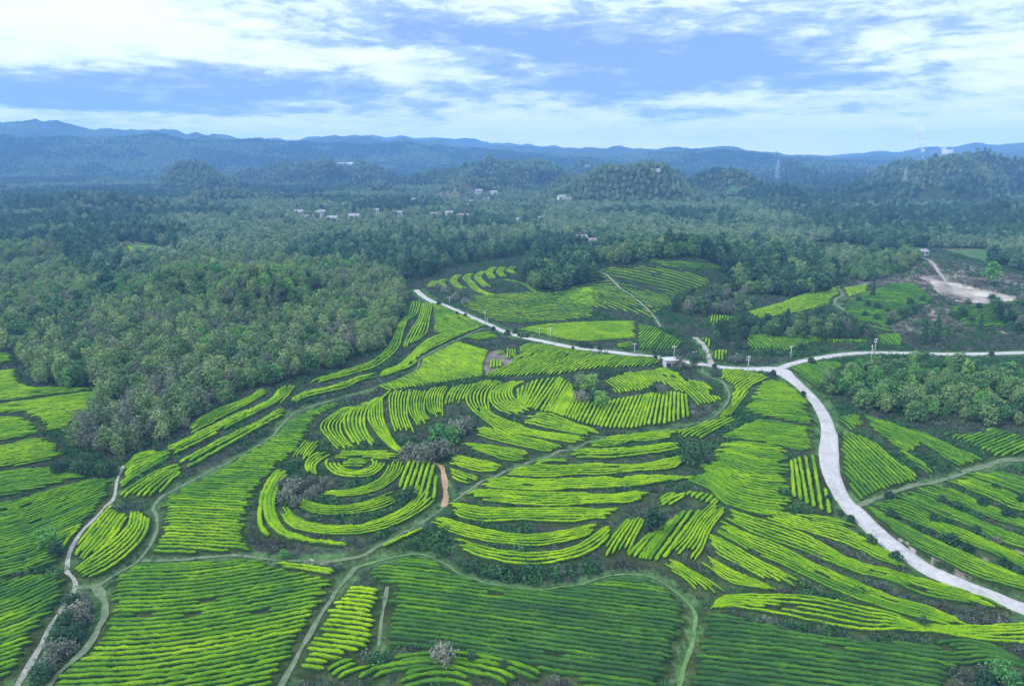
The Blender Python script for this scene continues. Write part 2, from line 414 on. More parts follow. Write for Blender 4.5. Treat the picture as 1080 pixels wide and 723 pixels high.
def fill(poly, guide, tint, ph, sp=1.4, wave=0.5):
    sp *= SPK; RW[0] = min(sp * .70, .8)
    P = ground(poly)[:, :2]; G = ground(guide)[:, :2]
    G = smooth_line(G, 2.0)
    d0 = (G[0] - G[1]); d0 /= np.linalg.norm(d0); d1 = (G[-1] - G[-2]); d1 /= np.linalg.norm(d1)
    G = resample(np.vstack([G[0] + d0 * 250, G, G[-1] + d1 * 250]), STEP)
    T = np.gradient(G, axis=0); T /= np.linalg.norm(T, axis=1)[:, None]; Nn = np.stack([-T[:, 1], T[:, 0]], -1)
    c = (P - G[len(G) // 2]) @ Nn[len(G) // 2]; k0, k1 = int(c.min() / sp) - 12, int(c.max() / sp) + 12
    ph0 = RNG.uniform(0, 9)
    for k in range(k0, k1 + 1):
        Q = G + Nn * (k * sp)
        s = np.arange(len(Q)) * STEP
        Q = Q + Nn * (wave * (np.sin(s / 31 + ph0) + 0.5 * np.sin(s / 13 + ph0 * 2)))[:, None]
        ins = in_poly(Q[:, 0], Q[:, 1], P)
        if not ins.any(): continue
        idx = np.nonzero(np.diff(np.r_[0, ins.astype(int), 0]))[0].reshape(-1, 2)
        for a, b in idx:
            a += RNG.integers(0, 2); b -= RNG.integers(0, 2)
            if b - a > 4: split_gaps(Q[a:b], tint, ph)
    PLOT_POLYS.append(P)

# --- plots on the left
fill([(-60,374),(0,374),(17,376),(15,383),(0,388),(-60,390)], [(-20,384),(17,380)], .55, 'at the far left edge below the wooded hill', wave=.2)
fill([(-60,400),(0,395),(16,389),(22,407),(38,412),(112,412),(0,427),(-60,432)], [(0,418),(90,408)], .8, 'in the plot along the foot of the left wood')
fill([(-60,432),(0,430),(114,414),(106,432),(78,450),(60,464),(48,460),(41,447),(22,438),(-60,440)], [(0,434),(100,422)], .8, 'in the wide plot left of the wooded spur')
fill([(-60,446),(0,443),(20,442),(36,450),(42,461),(0,470),(-60,476)], [(0,457),(40,451)], .7, 'in the small plot inside the curved ditch at the left edge')
fill([(-60,482),(0,474),(46,465),(62,472),(70,484),(49,491),(0,498),(-60,508)], [(0,487),(60,476)], .7, 'in the narrow plot beside the dark shrubs on the left')
fill([(-60,512),(0,503),(52,496),(96,506),(0,530),(-60,545)], [(0,516),(80,502)], .6, 'in the second narrow plot below the dark shrubs on the left')
fill([(-90,560),(0,536),(95,510),(120,506),(117,525),(98,550),(80,570),(68,588),(66,603),(20,612),(-90,640)], [(-30,580),(30,566),(100,535)], .5, 'in the broad left field above the whitish track', wave=.8)
fill([(-90,645),(0,620),(62,607),(75,625),(62,650),(40,688),(18,720),(-120,760)], [(-40,680),(30,655),(75,632)], .5, 'in the bottom left field below the whitish track', wave=.8)
# --- lens between the tracks
band(T7([(222,340),(250,300),(290,250),(340,190)]), T7([(262,365),(310,320),(350,270),(385,215)]), 6, .95, 'in the small plot between the whitish track and the shrubs')
strip(T7([(180,350),(215,305),(255,255)]), 2, .85, 'just left of the whitish track')
band(T7([(222,400),(290,355),(350,310),(400,255),(405,210)]), T7([(235,420),(310,390),(385,335),(435,275),(445,215)]), 4, .9, 'curving along the grassy track on the left')
# --- long terraces below the left wood
band(L4([(975,60),(860,135),(700,195),(600,250),(545,295)]), L4([(990,80),(880,150),(740,220),(640,275),(550,320)]), 4, .8, 'on the short terrace right under the left wood')
band(L4([(1060,80),(1000,145),(860,205),(700,285),(540,365),(420,420)]), L4([(1080,110),(1030,150),(890,220),(720,310),(560,390),(440,450)]), 3, .95, 'on the long upper terrace below the left wood')
band(L4([(415,425),(250,465),(170,505)]), L4([(440,450),(330,510),(200,590),(140,640)]), 6, .85, 'on the widening end of the upper terrace by the whitish track')
band(C3([(220,590),(170,660),(110,705)]), C3([(275,590),(220,660),(170,705)]), 4, .95, 'on the steep top end of the upper terrace below the left wood')
band(L4([(1080,185),(930,270),(750,360),(600,440),(490,505)]), L4([(1080,212),(940,288),(780,378),(620,468),(510,530)]), 2, .9, 'on the narrow lower terrace above the grassy track')
band(L4([(480,510),(370,555),(250,630),(160,695)]), L4([(500,540),(420,600),(330,690)]), 5, .9, 'on the fanned end of the lower terrace above the grassy track')
band(C3([(950,110),(930,180),(880,230),(850,300),(830,350),(760,430),(650,485),(500,530),(360,570)]), C3([(985,105),(965,180),(910,220),(885,290),(860,370),(780,450),(680,500),(520,545),(380,580)]), 3, .75, 'on the long strip hugging the right edge of the left wood')
band(C3([(1010,115),(990,200),(940,290),(905,370)]), C3([(1052,120),(1037,200),(1012,290),(960,345)]), 4, .95, 'on the short terrace below the top end of the white road')
fill(H1([(85,385),(130,385),(270,450),(420,520),(330,545),(200,555),(85,565),(100,500)]), H1([(120,420),(300,540)]), .75, 'in the wedge plot beside the top end of the white road', wave=.1)
band(C1([(600,95),(430,125),(320,155),(240,205),(180,265),(110,320),(0,360)]), C1([(600,105),(440,145),(330,195),(250,240),(200,300),(120,340),(0,380)]), 4, .9, 'on the terrace curving above the grassy track')
band(C3([(750,525),(640,550),(560,585),(440,615),(330,640),(240,695)]), C3([(760,540),(650,560),(570,600),(450,630),(350,655),(270,690)]), 2, .85, 'on the thin terrace between the dark banks')
# --- big left centre fields
fill([(152,590),(170,568),(174,547),(168,535),(184,524),(246,490),(278,471),(302,449),(324,437),(352,427),(376,420),(350,436),(335,444),(315,480),(288,502),(274,519),(264,540),(260,561),(264,578),(268,586)],
     [(165,560),(262,563)], .62, 'in the long field between the grassy track and the knoll')
fill([(150,598),(280,596),(292,604),(353,617),(336,656),(302,723),(270,780),(20,780),(50,721),(80,694),(112,655),(119,617),(133,605)], [(100,655),(200,648),(340,624)], .57, 'in the big bottom left field', wave=.8)
strip([(291,601),(325,605),(360,611)], 2, .85, 'on the short strip under the grassy track junction')
fill([(362,622),(372,622),(403,628),(399,660),(395,688),(378,697),(360,706),(330,725),(302,740),(305,720),(320,695),(338,660)], [(325,680),(400,690)], .95, 'in the bright small field left of the dark field', wave=.2)
fill([(383,611),(405,598),(440,589),(461,598),(489,615),(528,624),(570,628),(612,622),(640,614),(661,612),(682,614),(703,626),(718,636),(724,650),(722,673),(712,700),(690,770),(660,770),(605,722),(570,713),(517,699),(475,692),(444,692),(404,688),(409,652),(412,626)],
     [(410,640),(560,655),(730,673)], .27, 'in the big dark green field at the bottom centre', 1.3, .7)
fill([(738,652),(765,654),(807,664),(860,677),(916,682),(965,684),(1000,686),(1010,700),(1006,723),(1000,780),(690,780),(726,712),(738,680)], [(735,675),(850,690),(1005,713)], .22, 'in the dark green field at the bottom right', wave=.6)
band(S7([(580,470),(700,460),(820,470),(960,510),(1100,560)]), S7([(600,560),(720,555),(860,540),(980,560),(1100,600)]), 4, .15, 'in the dark corner plot below the last bright terrace')
strip(T8([(160,665),(300,655),(420,665),(530,690),(610,722)]), 2, .45, 'on the upper arc at the bottom edge')
strip(T8([(60,725),(140,692),(300,682),(430,700),(520,728)]), 2, .5, 'on the lower arc at the bottom edge')
strip(T8([(-40,720),(0,695),(80,668)]), 3, .45, 'on the little diagonal plot at the bottom edge')
strip(T8([(180,730),(300,706),(420,730)]), 3, .55, 'on the innermost arc at the bottom edge')
# --- the knoll
fill([(374.5+16*math.cos(a), 494+6.4*math.sin(a)) for a in np.linspace(0, 6.1, 16)], [(358,494.5),(391,493.5)], .95, 'in the oval eye on top of the knoll', wave=0)
band(K([(395,272),(385,300),(420,335),(500,348),(580,338),(620,300),(615,282)]), K([(430,280),(425,300),(450,322),(500,332),(560,322),(585,298),(575,280)]), 3, .95, 'ringing the oval eye of the knoll')
fill(K([(430,243),(560,236),(610,225),(700,264),(640,281),(590,278),(500,268),(430,278),(390,268)]), K([(430,262),(640,258)]), .9, 'on the back edge of the knoll top', wave=0)
band(K([(370,405),(450,415),(560,390),(630,345),(660,285)]), K([(370,425),(460,430),(590,405),(680,345),(705,285)]), 4, .95, 'on the second ring in front of the knoll top')
band(K([(270,435),(330,470),(430,480),(560,460),(670,415)]), K([(245,455),(310,495),(420,505),(570,490),(700,438)]), 4, .95, 'on the third ring in front of the knoll top')
band(K([(200,475),(250,530),(330,557),(440,565),(560,550),(670,512),(750,455),(790,380)]), K([(182,495),(235,560),(320,585),(430,592),(570,580),(690,540),(790,480),(850,420)]), 4, .95, 'on the fourth and longest ring of the knoll')
pairs(list(zip(K([(735,280),(790,285),(835,290),(865,340)]), K([(690,395),(745,440),(790,465),(870,430)]))), .9, 'in the fan at the right end of the knoll', 1.5)
band(K([(200,310),(145,370),(110,460),(120,560),(180,620)]), K([(222,318),(180,375),(150,460),(165,545),(220,600),(310,620),(430,637)]), 3, .95, 'on the outer ring around the left side of the knoll')
band(K([(310,185),(240,275)]), K([(350,195),(280,285)]), 4, .95, 'in the little plot behind the knoll shrubs')
band(K([(370,240),(300,290),(310,345)]), K([(400,250),(330,300),(335,350)]), 3, .9, 'in the small arcs left of the knoll eye')
# --- fans between the knoll and the upper hill
band(K([(470,50),(400,95),(365,140),(400,190),(440,235)]), K([(500,50),(440,110),(430,150),(450,190),(490,232)]), 4, 1., 'in the first fan above the knoll counted from the left')
band(K([(520,40),(470,90),(470,150),(510,215)]), K([(600,10),(545,60),(530,120),(545,170),(580,215)]), 4, 1., 'in the second fan above the knoll counted from the left')
band(K([(625,5),(575,50),(565,100),(590,150),(630,200),(690,250)]), C1([(60,465),(15,510),(10,570),(15,630),(45,700)]) + K([(660,200),(702,245)]), 4, 1., 'in the third fan above the knoll counted from the left')
band(C1([(90,460),(70,510),(75,600),(105,700)]), C1([(165,455),(150,520),(150,610),(185,700)]), 5, 1., 'in the fourth fan above the knoll counted from the left')
band(C1([(200,455),(180,510),(185,590),(230,660)]), C1([(270,455),(250,520),(250,590),(290,640)]), 5, 1., 'in the fifth fan above the knoll counted from the left')
band(C1([(320,430),(285,490),(285,560),(320,615)]), C1([(390,430),(355,490),(350,550),(355,605)]), 5, 1., 'in the sixth fan above the knoll counted from the left')
band(C1([(450,425),(410,480),(390,540)]), C1([(530,420),(495,480),(475,530)]), 5, 1., 'in the seventh fan beside the grey shrubs')
band(C1([(620,395),(560,430),(515,480),(515,530),(560,590),(640,650),(700,690)]) + M1([(540,125),(680,150),(860,167)]), C1([(700,400),(640,440),(610,490),(610,550),(640,600),(740,645),(860,690)]) + M1([(740,130),(870,145)]), 5, 1., 'in the large hooked band on the main hill')
band(C1([(730,410),(655,470),(648,520),(690,565),(790,600)]), C1([(830,402),(760,440),(740,480),(770,530),(870,575)]), 6, 1., 'in the second hooked band on the main hill')
band(M1([(470,35),(600,65),(740,100),(880,128)]), M1([(540,5),(640,15),(760,60),(930,110)]), 4, .95, 'on the short band below the main hilltop field')
# --- the main hill top
pairs(list(zip(C1([(0,432),(110,392),(230,338),(250,280),(350,228),(445,182)]), C1([(70,462),(200,440),(420,405),(590,380),(590,310),(620,235)]))), .85, 'in the hilltop field left of the bare patch', 1.45)
fill(C1([(600,388),(620,345),(720,325),(790,255),(800,205),(860,180),(1060,215)]) + C2([(100,105),(330,144),(480,154),(590,154),(640,186),(540,218),(440,218),(300,222),(150,238),(100,250),(20,262)]) + C1([(1080,366),(800,378),(700,382)]),
     C1([(620,380),(760,300),(900,232)]), .85, 'in the hilltop field just below the white road', 1.45, .2)
pairs([(C1([(790,450)])[0], C1([(790,525)])[0]), (C1([(900,397)])[0], C1([(830,548)])[0]), (C1([(1050,382)])[0], C1([(900,580)])[0]), (C2([(60,277)])[0], C2([(-40,475)])[0]),
       (C2([(120,310)])[0], C2([(10,482)])[0]), (C2([(140,380)])[0], C2([(80,505)])[0]), (C2([(210,415)])[0], C2([(150,530)])[0]), (C2([(290,430)])[0], C2([(230,550)])[0]),
       (C2([(370,402)])[0], C2([(290,562)])[0]), (C2([(450,390)])[0], C2([(370,568)])[0]), (C2([(540,374)])[0], C2([(460,570)])[0]), (C2([(600,360)])[0], C2([(550,550)])[0]),
       (C2([(660,359)])[0], C2([(640,545)])[0]), (C2([(720,364)])[0], C2([(715,525)])[0]), (C2([(770,378)])[0], C2([(785,500)])[0])], 1., 'in the steep field facing the camera below the round trees', 1.55)
fill(C2([(310,290),(440,245),(560,235),(640,212),(730,255),(760,285),(860,300),(945,335),(890,375),(1000,362),(978,408),(900,433),(845,440),(820,415),(760,368),(700,350),(690,325),(600,308),(550,350),(375,368),(345,330)]),
     C2([(600,240),(740,330),(850,435)]), .95, 'in the hilltop field behind the low shrubs', 1.45, .1)
ruled(C1([(640,280),(690,285)]), C1([(635,330),(690,330)]), 4, 1., 'in the tiny plot inside the bare patch')
band(C1([(700,215),(680,250)]), C1([(715,220),(700,250)]), 2, .9, 'on the hooked scrap above the bare patch')
band(C1([(735,215),(735,250),(730,285)]), C1([(765,215),(768,250),(762,275)]), 3, .9, 'on the second hooked scrap above the bare patch')
fill(C1([(470,155),(560,130),(640,120),(690,155),(560,168)]), C1([(500,160),(660,140)]), .7, 'in the wedge where the grassy track meets the road', 1.4, 0)
# --- right end of the main hill, along the track
fill(C2([(700,606),(870,535),(960,515),(1060,503),(1070,515),(960,570),(885,632),(830,628),(740,618)]), C2([(740,612),(870,545)]), .95, 'beside the big dark bush under the curving track', 1.4, 0)
band(C2([(945,510),(1010,440),(1045,400),(1075,330)]), C2([(1000,510),(1050,450),(1090,400),(1130,345)]), 4, .9, 'on the strip outside the curving track')
fill(R8([(0,68),(150,78),(295,112),(315,127),(228,170),(150,230),(90,310),(60,320),(58,262),(85,205),(62,165),(0,158)]), R8([(30,330),(90,265),(170,180),(300,112)]), 1., 'in the bright plot with the pale pole near the junction', 1.5, .1)
# --- terraces across the main slope, right of the straight track
band(M1([(890,158)]) + M2([(0,140),(150,122),(300,110),(420,100)]), M1([(870,178)]) + M2([(0,185),(150,152),(250,150),(380,130)]), 4, .95, 'on the topmost terrace right of the straight track')
band(M1([(760,215)]) + M2([(0,215),(150,205),(300,185),(430,165)]), M1([(760,245),(900,247)]) + M2([(0,247),(150,235),(300,215),(430,190)]), 3, .95, 'on the second terrace right of the straight track')
strip(M1([(560,287),(660,268),(765,270)]), 2, .8, 'on the stub terrace touching the straight track')
band(M1([(390,340),(560,310),(700,310),(900,297)]) + M2([(0,300),(200,295),(330,270),(450,245)]), M1([(400,352),(640,360),(800,345)]) + M2([(0,342),(150,325),(300,315),(370,305),(430,270)]), 4, .95, 'on the third long terrace of the main slope')
band(M1([(245,395),(320,380),(600,395),(900,380)]) + M2([(0,380),(120,375),(250,365),(400,372),(510,380)]), M1([(260,412),(400,430),(640,440),(800,425)]) + M2([(0,418),(150,410),(270,395),(340,380)]), 4, .95, 'on the fourth long terrace of the main slope')
band(M1([(160,455),(320,455),(560,470),(800,470)]) + M2([(0,475),(120,465),(240,450)]), M1([(250,490),(520,520),(700,525),(900,510)]) + M2([(110,503),(230,475)]), 4, .95, 'on the fifth long terrace of the main slope')
band(M1([(80,515),(250,550),(520,560),(800,560),(960,560),(1050,548)]), M1([(70,540),(200,605),(520,605),(760,615),(900,600),(1000,592)]), 4, .95, 'on the sixth long terrace of the main slope')
band(T8([(280,225),(380,260),(520,285),(640,280),(780,252)]), T8([(270,245),(370,285),(480,305),(600,310),(720,290),(780,265)]), 4, .95, 'on the seventh long terrace of the main slope')
band(T8([(340,298),(440,330),(570,345),(690,330),(760,295),(805,258)]), T8([(345,315),(440,350),(570,368),(690,352),(780,310),(815,265)]), 3, .95, 'on the lowest terrace of the main slope')
strip(T8([(20,345),(100,322),(180,287),(250,255)]), 2, .85, 'on the thin strip under the knoll track')
# --- terraces left of the straight track
band(M1([(240,80),(340,105),(480,140),(600,165),(730,200)]), M1([(200,100),(320,140),(480,180),(600,205),(720,215)]), 4, .95, 'on the upper terrace left of the straight track')
band(M1([(130,170),(300,190),(440,215),(570,245)]), M1([(180,190),(320,235),(440,265),(540,262)]), 4, .95, 'on the second terrace left of the straight track')
band(M1([(80,240),(200,265),(310,290),(400,310)]), M1([(50,270),(150,300),(240,325),(370,325)]), 4, .95, 'on the third terrace left of the straight track')
band(M1([(50,310),(150,350),(250,380)]), M1([(40,330),(130,380),(200,395)]), 3, .95, 'on the fourth terrace beside the brown path')
strip(M1([(70,428),(140,442)]), 2, .8, 'on the last scrap of terrace beside the brown path')
# --- plots right of centre
fill(R8([(290,140),(350,128),(470,195),(560,265),(550,350),(590,390),(585,430),(480,417),(380,397),(135,345),(190,260),(230,190)]), R8([(150,310),(560,345)]), .65, 'in the upper field left of the road bend')
fill(R8([(240,398),(380,418),(585,452),(585,600),(440,600),(380,578),(280,555),(200,535),(0,508),(0,488),(130,430)]), R8([(50,490),(580,560)]), .65, 'in the middle field left of the road bend')
band(M2([(640,188),(780,200),(900,222),(1028,232)]), M2([(470,350),(600,400),(700,480),(900,532),(1055,538)]), 27, .65, 'in the lower field left of the road bend')
ruled(T9([(325,60),(350,45),(410,40)]), T9([(335,170),(385,195),(440,215)]), 6, .9, 'in the upright plot beside the road bend')
# --- plot around the dark tree
band(MT([(250,105),(170,210),(90,325)]), MT([(320,100),(270,200),(200,335)]), 4, .95, 'in the leaning plot left of the dark tree')
pairs(list(zip(MT([(360,205),(430,160),(540,75),(590,65),(635,75)]), MT([(230,330),(290,345),(340,355),(380,360),(430,345)]))), .85, 'in the leaning plot under the dark tree', 1.4)
band(MT([(740,15),(640,110),(560,230),(480,315)]), MT([(775,65),(690,170),(640,280),(590,350)]), 5, .95, 'in the leaning plot right of the dark tree')
band(M2([(300,500),(370,460),(430,448)]), M2([(320,535),(390,495),(450,465)]), 3, .9, 'above the dark tree')
ruled(M2([(450,472),(500,488),(550,510),(590,522)]), M2([(480,445),(535,455),(590,468),(625,492)]), 6, .9, 'in the short rows above the leaning plots')
# --- lower right bands
band(MM([(530,35),(700,60),(870,100)]), MM([(540,52),(700,87),(870,114)]), 3, .8, 'on the thin terrace meeting the road bend')
band(MM([(300,15),(480,50),(640,100),(800,130),(950,210)]) + R5([(180,400),(390,520)]), MM([(340,50),(480,100),(620,140),(800,195),(960,265)]) + R5([(250,490),(380,530)]), 4, .85, 'on the first slanting terrace below the road')
band(MM([(150,25),(330,85),(500,140),(680,220),(850,310),(1080,375)]) + S7([(500,100),(700,155),(850,200),(960,245)]), MM([(135,60),(250,120),(400,180),(560,235),(720,300),(880,365),(1080,415)]) + S7([(500,165),(640,195),(760,215),(880,245)]), 4, .9, 'on the second slanting terrace below the road')
band(MM([(100,90),(240,160),(420,230),(600,320),(780,400),(950,470),(1080,530)]) + S7([(480,240),(620,300),(790,370)]), MM([(70,125),(200,200),(330,270),(480,330),(660,420),(800,480),(940,540)]) + S7([(400,285),(560,330),(700,370)]), 5, .9, 'on the third and longest slanting terrace below the road')
band(MM([(40,165),(150,220),(280,300),(420,370),(580,445)]), MM([(35,205),(110,270),(230,335),(340,395),(450,455)]), 4, .95, 'on the fourth slanting terrace below the road')
band(MM([(10,265),(110,340),(250,410),(460,485)]), MM([(0,310),(80,370),(150,420),(240,445),(400,478)]), 4, .95, 'on the fifth slanting terrace below the road')
band(MT([(440,340),(600,430),(760,540)]), MT([(410,370),(560,460),(660,555)]), 4, .95, 'on the short slanting terrace above the light green track')
band(MM([(30,575),(110,532),(200,512),(350,520),(560,520),(760,555),(920,595),(1080,625)]) + S7([(420,345),(640,372),(850,370),(1080,355),(1180,350)]), MM([(20,592),(150,565),(250,570),(400,590),(560,620),(760,660),(940,690)]) + S7([(324,366),(600,397),(760,425),(900,435),(1080,430),(1180,425)]), 4, .9, 'on the long bright terrace above the dark bottom right field')
# --- right of the road
fill(RR([(112,190),(212,198),(280,232),(400,330),(548,440),(480,468),(405,498),(350,512),(232,545),(155,470),(122,415),(132,375),(112,270)]), RR([(150,260),(390,490)]), .6, 'in the plot inside the road bend on the right')
fill(RR([(120,112),(200,88),(250,163),(190,182),(120,170)]), RR([(130,110),(220,180)]), .6, 'in the small plot at the top of the road bend')
fill(RR([(240,92),(420,162),(570,202),(700,262),(868,340),(820,363),(760,383),(680,340),(560,262),(495,310),(640,418),(560,418),(490,342),(360,232),(262,150)]), RR([(300,130),(560,240),(800,365)]), .55, 'in the long plot above the pale cross path')
fill(RR([(510,150),(620,168),(740,205),(870,195),(900,158),(1080,215),(1250,260),(1250,300),(1080,308),(960,323),(900,308),(740,238)]), RR([(740,260),(900,195),(1060,130)]), .6, 'in the plot under the right hand wood', wave=.1)
band(R5([(140,190),(270,255),(430,340),(600,420),(800,510),(1033,600),(1120,640)]), R5([(150,210),(250,280),(400,390),(560,470),(740,560),(900,610),(1033,650),(1120,685)]), 6, .6, 'on the terrace directly above the lower white road')
band(R5([(230,155),(400,200),(560,290),(700,340),(850,410),(1033,485),(1120,520)]), R5([(185,185),(300,230),(480,300),(620,360),(760,410),(900,470),(1033,535),(1120,570)]), 4, .6, 'on the second terrace above the lower white road')
band(R5([(370,115),(520,170),(680,240),(860,320),(1033,385),(1120,420)]), R5([(320,130),(460,195),(620,260),(800,330),(920,390),(1033,425),(1120,460)]), 4, .6, 'on the third terrace above the lower white road')
band(R5([(540,75),(690,140),(860,215),(1033,285),(1120,320)]), R5([(415,95),(560,150),(700,190),(860,260),(1033,315),(1120,350)]), 5, .6, 'on the fourth terrace above the lower white road')
band(R5([(660,30),(800,80),(930,130),(1033,180),(1120,215)]), R5([(600,45),(760,110),(880,160),(960,200),(1033,220),(1120,250)]), 4, .6, 'on the fifth terrace above the lower white road')
band(R5([(760,0),(900,40),(1033,85),(1120,110)]), R5([(690,15),(850,65),(1000,120),(1120,150)]), 4, .6, 'on the sixth terrace above the lower white road')
strip(R5([(850,0),(950,35),(1120,85)]), 3, .6, 'on the highest terrace above the pale cross path')
fill(R8([(435,58),(560,24),(700,22),(830,40),(720,85),(700,128),(640,205),(565,168),(485,100)]), R8([(440,62),(640,185)]), .4, 'in the plot right of the road junction', wave=.1)
# --- the hill behind the road
FA = 'on the curled terrace ends at the left tip of the hill behind the road'
for c in ([(100,260),(75,295)], [(165,250),(135,270),(150,295)], [(240,225),(205,255),(230,290),(270,305)], [(310,215),(280,245),(310,275),(340,310),(420,345)], [(380,205),(345,235),(370,270),(400,295)],
          [(440,180),(410,210),(430,245)], [(490,180),(470,210),(495,235)], [(555,175),(525,200),(560,220)]):
    strip(H1(c), 4, .95, FA, 1.5)
fill(H1([(300,345),(430,335),(640,322),(760,330),(864,300),(1010,300),(1020,400),(1000,468),(864,486),(560,500),(430,484),(255,402)]), H1([(270,372),(420,382),(600,404),(830,420),(1080,440)]), .82, 'on the thin contour terraces of the hill behind the road', 4.0, .5)
strip(H1([(480,250),(600,275),(680,330)]), 2, .7, 'on the short terrace under the dark clump', 1.6)
fill(H2([(130,250),(330,265),(480,300),(600,360),(590,390),(520,428),(480,468),(300,428),(0,392),(0,290)]), H2([(0,305),(150,322),(300,350),(450,400),(540,440)]), .8, 'on the middle terraces of the hill behind the road', 4.0, .5)
fill(H2([(160,188),(330,196),(400,172),(560,195),(700,222),(825,255),(800,290),(690,325),(600,345),(480,290),(330,255),(150,240)]), H2([(170,200),(330,215),(480,245),(640,285),(790,330)]), .7, 'on the upper terraces of the hill behind the road', 3.0, .4)
fill(H2([(420,128),(560,150),(700,155),(860,175),(890,195),(860,205),(700,195),(560,180),(430,150)]), H2([(430,140),(700,172),(870,192)]), .6, 'on the topmost terraces below the hill crest', 2.2, .2)
fill(H1([(570,540),(700,512),(864,500)]) + H2([(120,495),(385,490),(388,590),(250,598),(160,606),(0,604)]), H1([(700,550),(860,545),(1000,548)]), .85, 'in the flat lime field behind the white road', 1.15, .1)
fill(H2([(395,505),(480,520),(560,560),(655,610),(600,655),(400,655),(392,595)]), H2([(575,565),(500,655)]), .6, 'in the steep little field behind the shed', 1.6, 0)
fill(H2([(260,620),(370,610),(370,655),(280,645)]), H2([(280,640),(370,612)]), .7, 'in the scrap of field at the roadside pole', 1.4, 0)
fill(C7([(250,330),(440,282),(600,218),(740,188),(795,182),(785,248),(700,298),(520,338),(400,358),(330,368)]), C7([(300,345),(600,260),(790,205)]), .9, 'in the bright field below the hilltop wood', 1.4, .1)
fill(C7([(805,192),(948,172),(938,218),(830,243)]), C7([(810,230),(940,195)]), .95, 'in the small bright field at the end of the hilltop wood', 1.3, 0)
fill(C7([(250,462),(500,452),(700,482),(945,492),(945,508),(640,508),(540,538),(480,556),(270,543)]), C7([(300,465),(375,550)]), .6, 'in the field behind the road junction', 1.6, 0)
fill(C7([(20,347),(180,352),(150,390),(60,402)]), C7([(60,350),(50,400)]), .7, 'in the scrap of field among the bushes', 1.5, 0)
fill(C7([(0,476),(50,478),(42,538),(0,530)]), C7([(25,478),(22,535)]), .8, 'in the scrap of field left of the cypress', 1.5, 0)
fill(C7([(60,550),(140,547),(132,608),(70,606)]), C7([(100,550),(96,606)]), .8, 'in the scrap of field beside the side path', 1.5, 0)
fill(C7([(1000,462),(1140,445),(1140,528),(1010,518)]), C7([(1010,470),(1090,525)]), .5, 'in the plot below the quarry', 1.6, 0)
fill([(882,326),(906,312),(940,301),(966,301),(986,318),(962,335),(935,346),(902,341)], [(890,322),(975,326)], .35, 'on the overgrown slope left of the quarry rock', 2.6, .4)
fill([(1000,326),(1075,319),(1100,345),(1060,348),(1012,345)], [(1004,334),(1080,330)], .3, 'on the rough terraces right under the quarry', 3.0, .4)
for c in ([(880,310),(980,350),(1080,400)], [(900,360),(990,390),(1080,425)], [(930,410),(1080,440)]): strip(C7(c), 2, .4, 'on the overgrown terraces below the quarry', 1.6)
for c in ([(338,470),(380,485)], [(360,465),(420,490),(480,495)], [(400,490),(450,483),(520,492)], [(430,505),(500,500),(555,498)], [(330,482),(370,492),(400,500)]):
    strip(Z(0,100,3)(c), 3, .95, 'on the small terraces behind the left wood', 2.2)

# ------------------------------------------------------------------ roads and tracks (traced)
ROAD_MAIN = [(439,306),(446.5,312.5),(460,320),(478,327),(497,335.5),(516,343.5),(533,350),(554,356),(574.5,360.5),(602,366),(630,369.5),(657.5,372.8),(690,377),(725,382),(753,386.2),(776,388.7),(803,389.5),(820,390.5),(834,399.5),(848,411.5),(861,426),(870,441),(874.5,459),(874,480),(876,501.5),(886,522.5),(902,541.7),(923,561.7),(944,579),(972,597.7),(1000,611.7),(1028,624),(1056,634.5),(1082,643),(1130,657),(1220,676),(1340,690)]
ROAD_SIDE = [(812,391),(822,389),(834,384.5),(858,378.8),(886,374.2),(914,372.2),(955,372.6),(1004,373.6),(1045,373),(1082,372),(1140,371),(1240,372),(1360,378)]
PATHS = {  # name: (points, width, tone)
 'whitish': ([(131,493),(124,508.5),(121,526),(105,547),(87.5,566),(73.5,589),(72,606.5),(80,620),(70,638),(52.5,666),(38.5,694),(21,722),(0,760)], 0.6, 'pale'),
 'grassy': ([(80,622),(101.5,619),(122.5,608),(147,592.5),(164.5,568),(166,547),(161,536.5),(175,524),(210,503),(245,486.5),(269.5,472),(287,462),(304.5,441),(322,431),(360,419.5),(415,404),(439.6,391),(445,379),(474,363),(512,347.5)], 0.6, 'grass'),
 'cross': ([(150,592.5),(182,593),(224,590),(259,588.5),(287,591),(315,592),(360,592),(381,590.5),(402,578.5),(430,563),(451,549),(468.5,536.5),(486,524),(507,512),(535,499.7),(570,485.7),(605,475),(637,465),(671,460),(706,453),(741,445),(758,437.6),(769,420),(762,405),(743,394),(741,386)], 0.6, 'grass'),
 'brown': ([(426.5,486),(447.5,487.5),(458,489.5),(465,494),(468.5,508.5),(470,524),(468.5,536.5)], 1.05, 'brown'),
 'bank': ([(374,600),(405.5,590.7),(440.5,584.5),(465,594),(493,610.5),(528,619),(570,623),(605,619.5),(633,611),(654,607),(682,608),(703,619),(720,632),(732,646.7),(732,673),(723.5,701),(717,724),(705,770)], 0.45, 'green'),
 'diagonal': ([(376,598),(360,619),(336,659),(315,697),(301,722),(280,760)], 0.7, 'grass'),
 'fieldend': ([(409,624),(404,652),(398.5,690)], 0.5, 'grass'),
 'rightpath': ([(904,536),(937,524.5),(965,515.5),(1000,505.5),(1035,494.5),(1052,488),(1082,486),(1130,482),(1230,476)], 1.15, 'grass'),
 'lens': ([(101.5,619),(112,640),(108,660),(95,685),(75,705),(55,724),(20,770)], 1.1, 'grass'),
 'sidepath': ([(733,356),(743,368),(751,385.5)], 1.6, 'pale'),
 'hillpath': ([(630,287),(645,296),(662,310),(678,323),(690,335),(697,345)], .5, 'pale'),
 'hilltoptrack': ([(884,306),(888,312),(880,320),(890,330)], 1.3, 'grass'),
 'quarrytrack': ([(972,272),(984,278),(990,287),(998,297)], 1.6, 'pale'),
}
